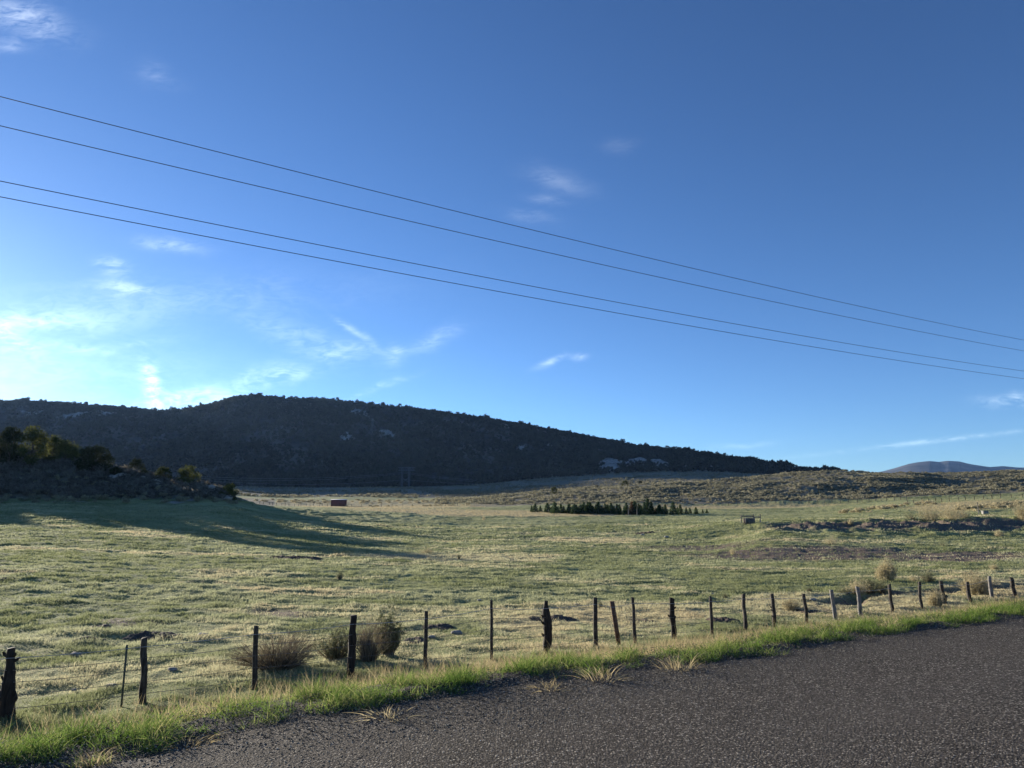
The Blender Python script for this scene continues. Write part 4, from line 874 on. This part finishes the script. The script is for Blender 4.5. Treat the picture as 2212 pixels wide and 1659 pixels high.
dm = pblob(DRYI, x, y) * 1.35 + .35 * fbm(x, y, 5, 3); z = H(x, y); keep = (z < 4.2 + 9 * (u > -.3)) & ~((Yd > 262) & (u > .0)) & (rng.random(N) < .3 + .8 * sst(-.3, .3, fbm(x * .5, y, 3.5, 3)))
x, y, dm, Yd = x[keep], y[keep], dm[keep], Yd[keep]; dr_ = dm > .45
MR = np.clip(.4 * rng.random(len(x)) + .1 + .25 * sst(-.2, .5, fbm(x, y, 20, 3)), 0, .75)
blades('meadow_grass', x[~dr_], y[~dr_], (.07 + .09 * rng.random((~dr_).sum())), .05 * Yd[~dr_] / 150, m_meadow_blades, .9, 1, .4, rn=MR[~dr_], label='green grass of the distant part of the meadow', cat='grass', kind='stuff')
blades('straw_grass', x[dr_], y[dr_], (.14 + .22 * rng.random(dr_.sum())), .05 * Yd[dr_] / 150, m_straw, .5, 1, .3, label='golden dead grass in the band before the ditch', cat='grass', kind='stuff')
# loose chips on the road and shoulder
def chip():
    V_, Fq = rock_mesh(1, .8, .55, rng.random() * 9, 1, .3); return V_, Fq, np.full(len(V_), rng.random())
CH = [chip() for k in range(8)]
N = 110000; s = -6 + rng.random(N) ** 1.3 * 26; q = 6.9 - np.abs(rng.normal(size=N)) * 1.1; far_ = rng.random(N) < .55; q = np.where(far_, rng.uniform(-1, 6.6, N), q)
x = s * RD[0] + q * RN[0]; y = s * RD[1] + q * RN[1]; keep = (y > 3.2) & (np.abs(x / y) < .85) & (q + edge_shift(s) < 7.1); x, y = x[keep], y[keep]; s, q = sn(x, y)
z = np.maximum(H(x, y), .0) + .006
M = Mat('road_chips'); m_chip = M.surf(M.ramp(M.attr('rnd'), [(0, (.028, .023, .017)), (.45, (.078, .066, .050)), (.8, (.17, .148, .115)), (1, (.38, .34, .27))]), .75)
scatter('gravel', CH, np.stack([x, y, z], 1), rng.uniform(.003, .0078, len(x)), m_chip, label='loose dark gravel chips along the road shoulder', cat='gravel', kind='stuff')

# ------------------------------------------------------------------ wire fence beside the road
fence = empty('wire_fence', (float(FA[0]), float(FA[1]), zfence(FA[0])), label='barbed wire fence on weathered wooden posts between road and meadow', cat='fence')
FO = Vector(fence.location)
def post_mesh(h, w, style, lean):
    n = 26; k = 14; z = np.linspace(-.25, h, n); f = z / h; ph = random.random() * 50
    r = w * .5 * (1.05 - .12 * f) * (1 + {'sawn': .05, 'pole': .16, 'knot': .26, 'gnarl': .34, 'stump': .22, 'board': 0, 'metal': 0}[style] * fbm(z + ph, z * 0 + ph, .22, 3))
    if style == 'stump': r = r * (1 + .55 * (1 - sst(.25, .62, f))) * (1 - .18 * sst(.72, .76, f))
    if style == 'gnarl': r = r * (1 - .35 * sst(.80, .95, f)) * (1 + .25 * np.exp(-((f - .6) / .12) ** 2))
    bend = {'sawn': .01, 'pole': .045, 'knot': .05, 'gnarl': .06, 'stump': .05}.get(style, 0)
    cx = lean * z + bend * fbm(z + ph, z * 0, .7, 2); cyy = bend * fbm(z - ph, z * 0 + 9, .7, 2)
    th = np.arange(k) * 2 * np.pi / k
    sq = (1 / np.maximum(np.abs(np.cos(th)), np.abs(np.sin(th)))) ** .8 * .88 if style == 'sawn' else 1 + .07 * np.sin(3 * th + ph)
    rr = r[:, None] * sq[None] * (1 + (.06 if style == 'sawn' else .12) * fbm(np.cos(th)[None] * 1.2 + ph + 0 * z[:, None], z[:, None] * 1.5 + np.sin(th)[None] * 1.2, .6, 3))
    Vv = np.stack([cx[:, None] + rr * np.cos(th), cyy[:, None] + rr * np.sin(th), np.repeat(z[:, None], k, 1)], -1)
    Vv[-1, :, 2] += .25 * w * np.cos(th + ph) * random.uniform(.2, 1.0)
    mb = MB(); i = np.arange(n - 1)[:, None] * k; j = np.arange(k)[None]; j2 = (j + 1) % k
    mb.add(Vv.reshape(-1, 3), np.stack([i + j, i + j2, i + k + j2, i + k + j], -1).reshape(-1, 4), [[(n - 1) * k, (n - 1) * k + m, (n - 1) * k + m + 1] for m in range(1, k - 1)])
    if style in ('knot', 'gnarl', 'stump'):
        for q in range({'knot': 3, 'gnarl': 3, 'stump': 4}[style]):
            zz = h * random.uniform(.3, .88); a = random.choice([0, math.pi]) + random.uniform(-.5, .5); L = w * random.uniform(.55, .85)
            c0 = (float(np.interp(zz, z, cx)), float(np.interp(zz, z, cyy)), zz)
            mb.tube([c0, (c0[0] + math.cos(a) * L * .8, c0[1] + math.sin(a) * L * .8, zz + L * .25), (c0[0] + math.cos(a) * L * 1.1, c0[1] + math.sin(a) * L * 1.1, zz + L * .6)], [w * .26, w * .17, w * .09], 7)
    if style == 'stump':                     # the split lower fork of the big post
        mb.tube([(-.09, .02, -.2), (-.15, 0, h * .25), (-.12, 0, h * .42)], [w * .34, w * .38, w * .2], 9)
        mb.tube([(.06, .0, h * .18), (.11, 0, h * .30), (.08, 0, h * .40)], [w * .28, w * .34, w * .22], 9)
    return mb
post_lab = {0: 'thick forked old post at the left edge', 1: 'thin green metal post', 2: 'slender bent dark post', 4: 'knotty dark post beside the bushes', 7: 'gnarled stubby post with a broken top', 9: 'leaning reddish board post', 11: 'knotty post with a notched top', 16: 'pale sunlit post'}
tops = []; WY = []
for i, (tx, ty, bx, by, w, st) in enumerate(POSTS):
    u, t = ray(bx, by); q = fence_xy(float(u)); x, y = float(q[0]), float(q[1])
    if st == 'stump': x += .0
    z = hz(x, y); h = CAMZ + y * float(ray(tx, ty)[1]) - z; ww = w / F * y
    ut = float(ray(tx, ty)[0]); lean = (ut * y - x) / h if st == 'board' or i > 14 else 0.5 * (ut * y - x) / h
    if st == 'metal':
        mb = MB(); mb.box((0, 0, h / 2 - .1), (.032, .007, h + .2)); mb.box((0, .014, h / 2 - .1), (.006, .022, h + .2))
        for zz in np.arange(.15, h, .055): mb.box((0, -.006, zz), (.012, .007, .014))
        mm = m_tpost
    elif st == 'board':
        mb = MB(); mb.box((0, 0, h / 2 - .1), (ww, .05, h + .2)); V_ = mb.v[0]; V_[:, 0] += V_[:, 2] * lean; mm = m_woodred
    else:
        mb = post_mesh(h, ww, st, lean); mm = m_wooddark if st in ('stump', 'gnarl', 'knot') and i < 12 else (m_woodgrey if i in (16, 17, 22) else m_wood)  # sunlit posts get a paler wood: the sunlight is put into the colour
    o = mb.build('post', mm, fence, smooth=(st not in ('board', 'metal')), loc=Vector((x, y, z)) - FO)
    if i in post_lab: o['label'] = post_lab[i]
    tops.append((x + lean * h, y, z, h, x, ww))
    WY.append((x, y, z))
for wi, f in enumerate((.87, .70, .53, .34, .16)):
    mb = MB()
    pr = [(p[4] + (p[0] - p[4]) * f, p[1] - p[5] * .5 - .004, p[2] + min(p[3], 1.32) * f) for p in tops if p is not tops[1]]
    d0 = np.array(pr[1]) - np.array(pr[0]); pr = [tuple(np.array(pr[0]) - d0 * 1.6)] + pr; d1 = np.array(pr[-1]) - np.array(pr[-3]); pr = pr + [tuple(np.array(pr[-1]) + d1 * 3)]
    pts = []
    for a, b in zip(pr[:-1], pr[1:]):
        L = math.dist(a, b); n = max(4, int(L / .35)); sag = (.004 + .012 * random.random()) * L
        for j in range(n):
            t = j / n; pts.append((a[0] + (b[0] - a[0]) * t, a[1] + (b[1] - a[1]) * t, a[2] + (b[2] - a[2]) * t - sag * 4 * t * (1 - t)))
    pts = np.array(pts) - np.array(FO); mb.tube(pts, .0052 if wi == 0 else .0042, 4)
    for j in range(0, len(pts) - 1):         # barbs
        c = pts[j] + (pts[j + 1] - pts[j]) * random.random()
        mb.tube([c + [-.004, 0, -.014], c + [.004, 0, .014]], .0014, 3); mb.tube([c + [.006, -.012, -.006], c + [-.006, .012, .006]], .0014, 3)
    o = mb.build('wire', m_wire if wi == 0 else m_wireold, fence)
    if wi == 0: o['label'] = 'bright top wire'

# far fences
def far_fence(name, pts_, n, label, rail=None):
    pts_ = [Vector((*wpos(*p), 0)) for p in pts_]; x0, y0 = pts_[0].x, pts_[0].y; root = empty(name, (x0, y0, hz(x0, y0)), label=label, cat='fence'); O = root.location.copy(); L = []
    for i in range(n):
        f = i / (n - 1) * (len(pts_) - 1); j = min(int(f), len(pts_) - 2); p = pts_[j].lerp(pts_[j + 1], f - j); x = p.x + random.uniform(-.5, .5); y = p.y; z = hz(x, y); h = random.uniform(1.0, 1.45)
        mb = MB(); mb.tube([(0, 0, -.2), (random.uniform(-.06, .06), 0, h)], [.10, .08], 5); mb.build('post', m_wood, root, loc=Vector((x, y, z)) - O); L.append(Vector((x, y, z)) - O)
    for k in (.45, .8, 1.1):
        mb = MB(); mb.tube([(p.x, p.y, p.z + k) for p in L], .012, 4); mb.build('wire', m_wireold, root)
    return root
r1 = far_fence('field_fence', [(560, 300), (660, 316), (760, 318), (1010, 300)], 34, 'far wire fence of small posts in front of the red shed')
far_fence('field_fence', [(1560, 258), (1700, 258), (1850, 252), (1960, 248)], 26, 'far wire fence of small posts below the sagebrush hill')
far_fence('field_fence', [(1960, 205), (2080, 205), (2230, 200)], 16, 'far wire fence on top of the grassy mound at right')

# ------------------------------------------------------------------ red shed
g = Vector((*wpos(731, 330), 0)); g.z = min(hz(g.x - 3.4, g.y), hz(g.x + 3.4, g.y)) 
shed = empty('shed', g, math.radians(9), label='long low red shed with a pale roof far across the meadow', cat='shed')
k = 330 / F; W_ = 31.5 * k; D_ = 4.2; Hh = 14.0 * k
mb = MB(); mb.box((0, D_ / 2, Hh / 2 - .3), (W_, .14, Hh + .6)); mb.box((0, -D_ / 2, Hh * .47 - .3), (W_, .14, Hh * .94 + .6)); mb.box((-W_ / 2 + .07, 0, Hh * .48 - .3), (.14, D_ - .15, Hh * .95 + .6)); mb.box((W_ / 2 - .07, 0, Hh * .48 - .3), (.14, D_ - .15, Hh * .95 + .6)); mb.build('wall', m_red, shed)
mb = MB(); mb.box((0, 0, Hh + .05), (W_ + .5, D_ + .6, .14), 0, math.radians(4.0)); mb.build('roof', m_roof, shed)
mb = MB(); mb.box((-W_ / 2 + .12, -D_ / 2 - .09, Hh * .45), (.16, .06, Hh * .93)); mb.box((W_ / 2 - .12, -D_ / 2 - .09, Hh * .45), (.16, .06, Hh * .93)); mb.build('corner_trim', m_woodred, shed)
mb = MB(); mb.box((-W_ / 2 - .03, .2, 1.0), (.07, 1.3, 2.0)); mb.build('door', m_woodred, shed)

# ------------------------------------------------------------------ headgate frame with slatted box
Yd = 98; x0, y0 = wpos(1620, Yd); z0 = hz(x0, y0); k = Yd / F
hg = empty('headgate', (x0, y0, z0), label='weathered wooden headgate frame over a slatted box on the bank', cat='headgate')
for (dx, dy, h) in [(-17, .5, 19), (7, 0, 20), (21, 0, 20)]:
    mb = MB(); mb.tube([(dx * k, dy, -.3), (dx * k + .02, dy, h * k)], [.075, .065], 7); mb.build('post', m_woodgrey, hg)
mb = MB(); mb.box((-5 * k, .1, 15.5 * k), (26 * k, .07, .16)); mb.build('rail', m_woodgrey, hg)
mb = MB(); mb.box((13.5 * k, -.08, 13.8 * k), (17 * k, .06, .15), 0, 0); mb.build('rail', m_woodgrey, hg)
mb = MB()
for j in range(9): mb.box((-11 * k + j * 2.35 * k, -.25, 5.2 * k), (1.35 * k, .05, 10.4 * k + .3))
mb.build('slats', m_woodgrey, hg)
mb = MB(); mb.box((-1.6 * k, .25, 4.4 * k), (21 * k, .9, 8.8 * k + .3)); mb.build('box', m_wooddark, hg)

# concrete block and pole on the mound, sluice block
x0, y0 = wpos(2128, 116); z0 = hz(x0, y0); mb = MB(); mb.box((0, 0, .28), (.75, .6, .66)); mb.box((0, 0, .64), (.85, .7, .07)); mb.build('concrete_block', m_conc, loc=(x0, y0, z0), label='square pale concrete block on the grassy mound', cat='block')
x0, y0 = wpos(2114, 114); z0 = hz(x0, y0); mb = MB(); mb.tube([(0, 0, -.2), (.03, 0, 1.0), (0, 0, 2.0)], [.06, .055, .05], 6); mb.build('pole', m_woodgrey, loc=(x0, y0, z0), label='single thin pole left of the concrete block', cat='pole')

# ------------------------------------------------------------------ overhead cables
def cable(name, ys, label, Nd=14.0, rad=.007, group='overhead cables along the road'):
    P3 = []
    for px, py in zip((0, 1106, 2212), ys):
        u, t = ray(px, py); u = float(u); t = float(t); nn3 = u * RN[0] + RN[1]; Yk = Nd / nn3; P3.append((u * Yk * RD[0] + Yk * RD[1], CAMZ + t * Yk))
    c = np.polyfit([a for a, b in P3], [b for a, b in P3], 2); s = np.linspace(-22, 75, 160); zz = np.polyval(c, s)
    mb = MB(); mb.tube(np.stack([s * RD[0] + Nd * RN[0], s * RD[1] + Nd * RN[1], zz], 1), rad, 6); mb.build(name, m_cable, label=label, cat='cable', group=group)
cable('overhead_cable', (208.5, 486, 734.6), 'highest of the four black overhead cables')
cable('overhead_cable', (271.6, 528, 758), 'second highest black overhead cable')
cable('overhead_cable', (391, 610, 801.6), 'third black overhead cable from the top')
cable('overhead_cable', (425, 635, 818), 'lowest of the four black overhead cables')

# ------------------------------------------------------------------ transmission tower and its lines
Yd = 850; x0, y0 = wpos(874, Yd); z0 = hz(x0, y0); ht = px_h(Yd, 1009, z0); tw = empty('transmission_tower', (x0, y0, z0), math.radians(10), label='steel lattice transmission tower before the dark hill', cat='tower')
def lattice(cx_, w, z0_, z1_, nb_):
    mb = MB(); c = [(-w, -w), (w, -w), (w, w), (-w, w)]
    for a, b in c: mb.tube([(cx_ + a, b, z0_), (cx_ + a, b, z1_)], .13, 4)
    zs = np.linspace(z0_, z1_, nb_)
    for i in range(nb_ - 1):
        for j in range(4):
            a, b = c[j], c[(j + 1) % 4]
            if i % 2: a, b = b, a
            mb.tube([(cx_ + a[0], a[1], zs[i]), (cx_ + b[0], b[1], zs[i + 1])], .08, 4)
    return mb
for sx in (-4.2, 4.2): lattice(sx, .9, -1, ht, 16).build('lattice_mast', m_steel, tw)
mb = MB()
for z in (ht - .4, ht - 4): mb.box((1.0, 0, z), (20, .5, .35))
for a in np.arange(-8, 10, 2): mb.tube([(a, 0, ht - .4), (a + 1, 0, ht - 4)], .1, 4); mb.tube([(a + 2, 0, ht - .4), (a + 1, 0, ht - 4)], .1, 4)
mb.build('cross_arm', m_steel, tw)
mb = MB(); mb.tube([(-4, 0, ht * .48), (4, 0, ht * .22)], .14, 4); mb.tube([(4, 0, ht * .48), (-4, 0, ht * .22)], .14, 4); mb.build('cross_brace', m_steel, tw)
m_line = Mat('bright_conductor').surf((.22, .24, .28), .4, None, .3)
for i, (dz, e1, e2, lab) in enumerate([(-6, (380, 760, 1026), (1250, 900, 1040), 'upper shaded transmission line across the dark hill'), (-7.5, (380, 750, 1031), (1250, 900, 1044), 'middle shaded transmission line across the dark hill'), (-15, (400, 740, 1035), (1250, 880, 1035), 'lowest shaded transmission line across the dark hill')]):
    mb = MB(); A = np.array([x0, y0 - 1 - i, z0 + ht + dz])
    for e in (e1, e2):
        x, y = wpos(e[0], e[1]); B = np.array([x, y, CAMZ + y * float(ray(e[0], e[2])[1])]); t = np.linspace(0, 1, 50)[:, None]
        Pp = A + (B - A) * t; Pp[:, 2] -= 4 * 5.5 * (t[:, 0] * (1 - t[:, 0])); mb.tube(Pp, .08, 4)
    mb.build('transmission_line', m_line, label=lab, cat='power line', group='transmission lines at the tower')
for pool in (JUN, CON, SH, TS, RT, ROCKT):
    for o, c in pool:
        if c == 0:
            for ch in list(o.children): bpy.data.objects.remove(ch)
            bpy.data.objects.remove(o)

# ------------------------------------------------------------------ air
mb = MB(); mb.box((0, 2500, 190), (16000, 13000, 620)); M = Mat('air'); v = M.node('ShaderNodeVolumePrincipled')
v.inputs['Color'].default_value = (.32, .55, 1, 1); v.inputs['Density'].default_value = HAZE; v.inputs['Anisotropy'].default_value = .2; M.l.new(v.outputs[0], M.out.inputs['Volume'])
if HAZE > 0: mb.build('haze', M.m, kind='stuff')
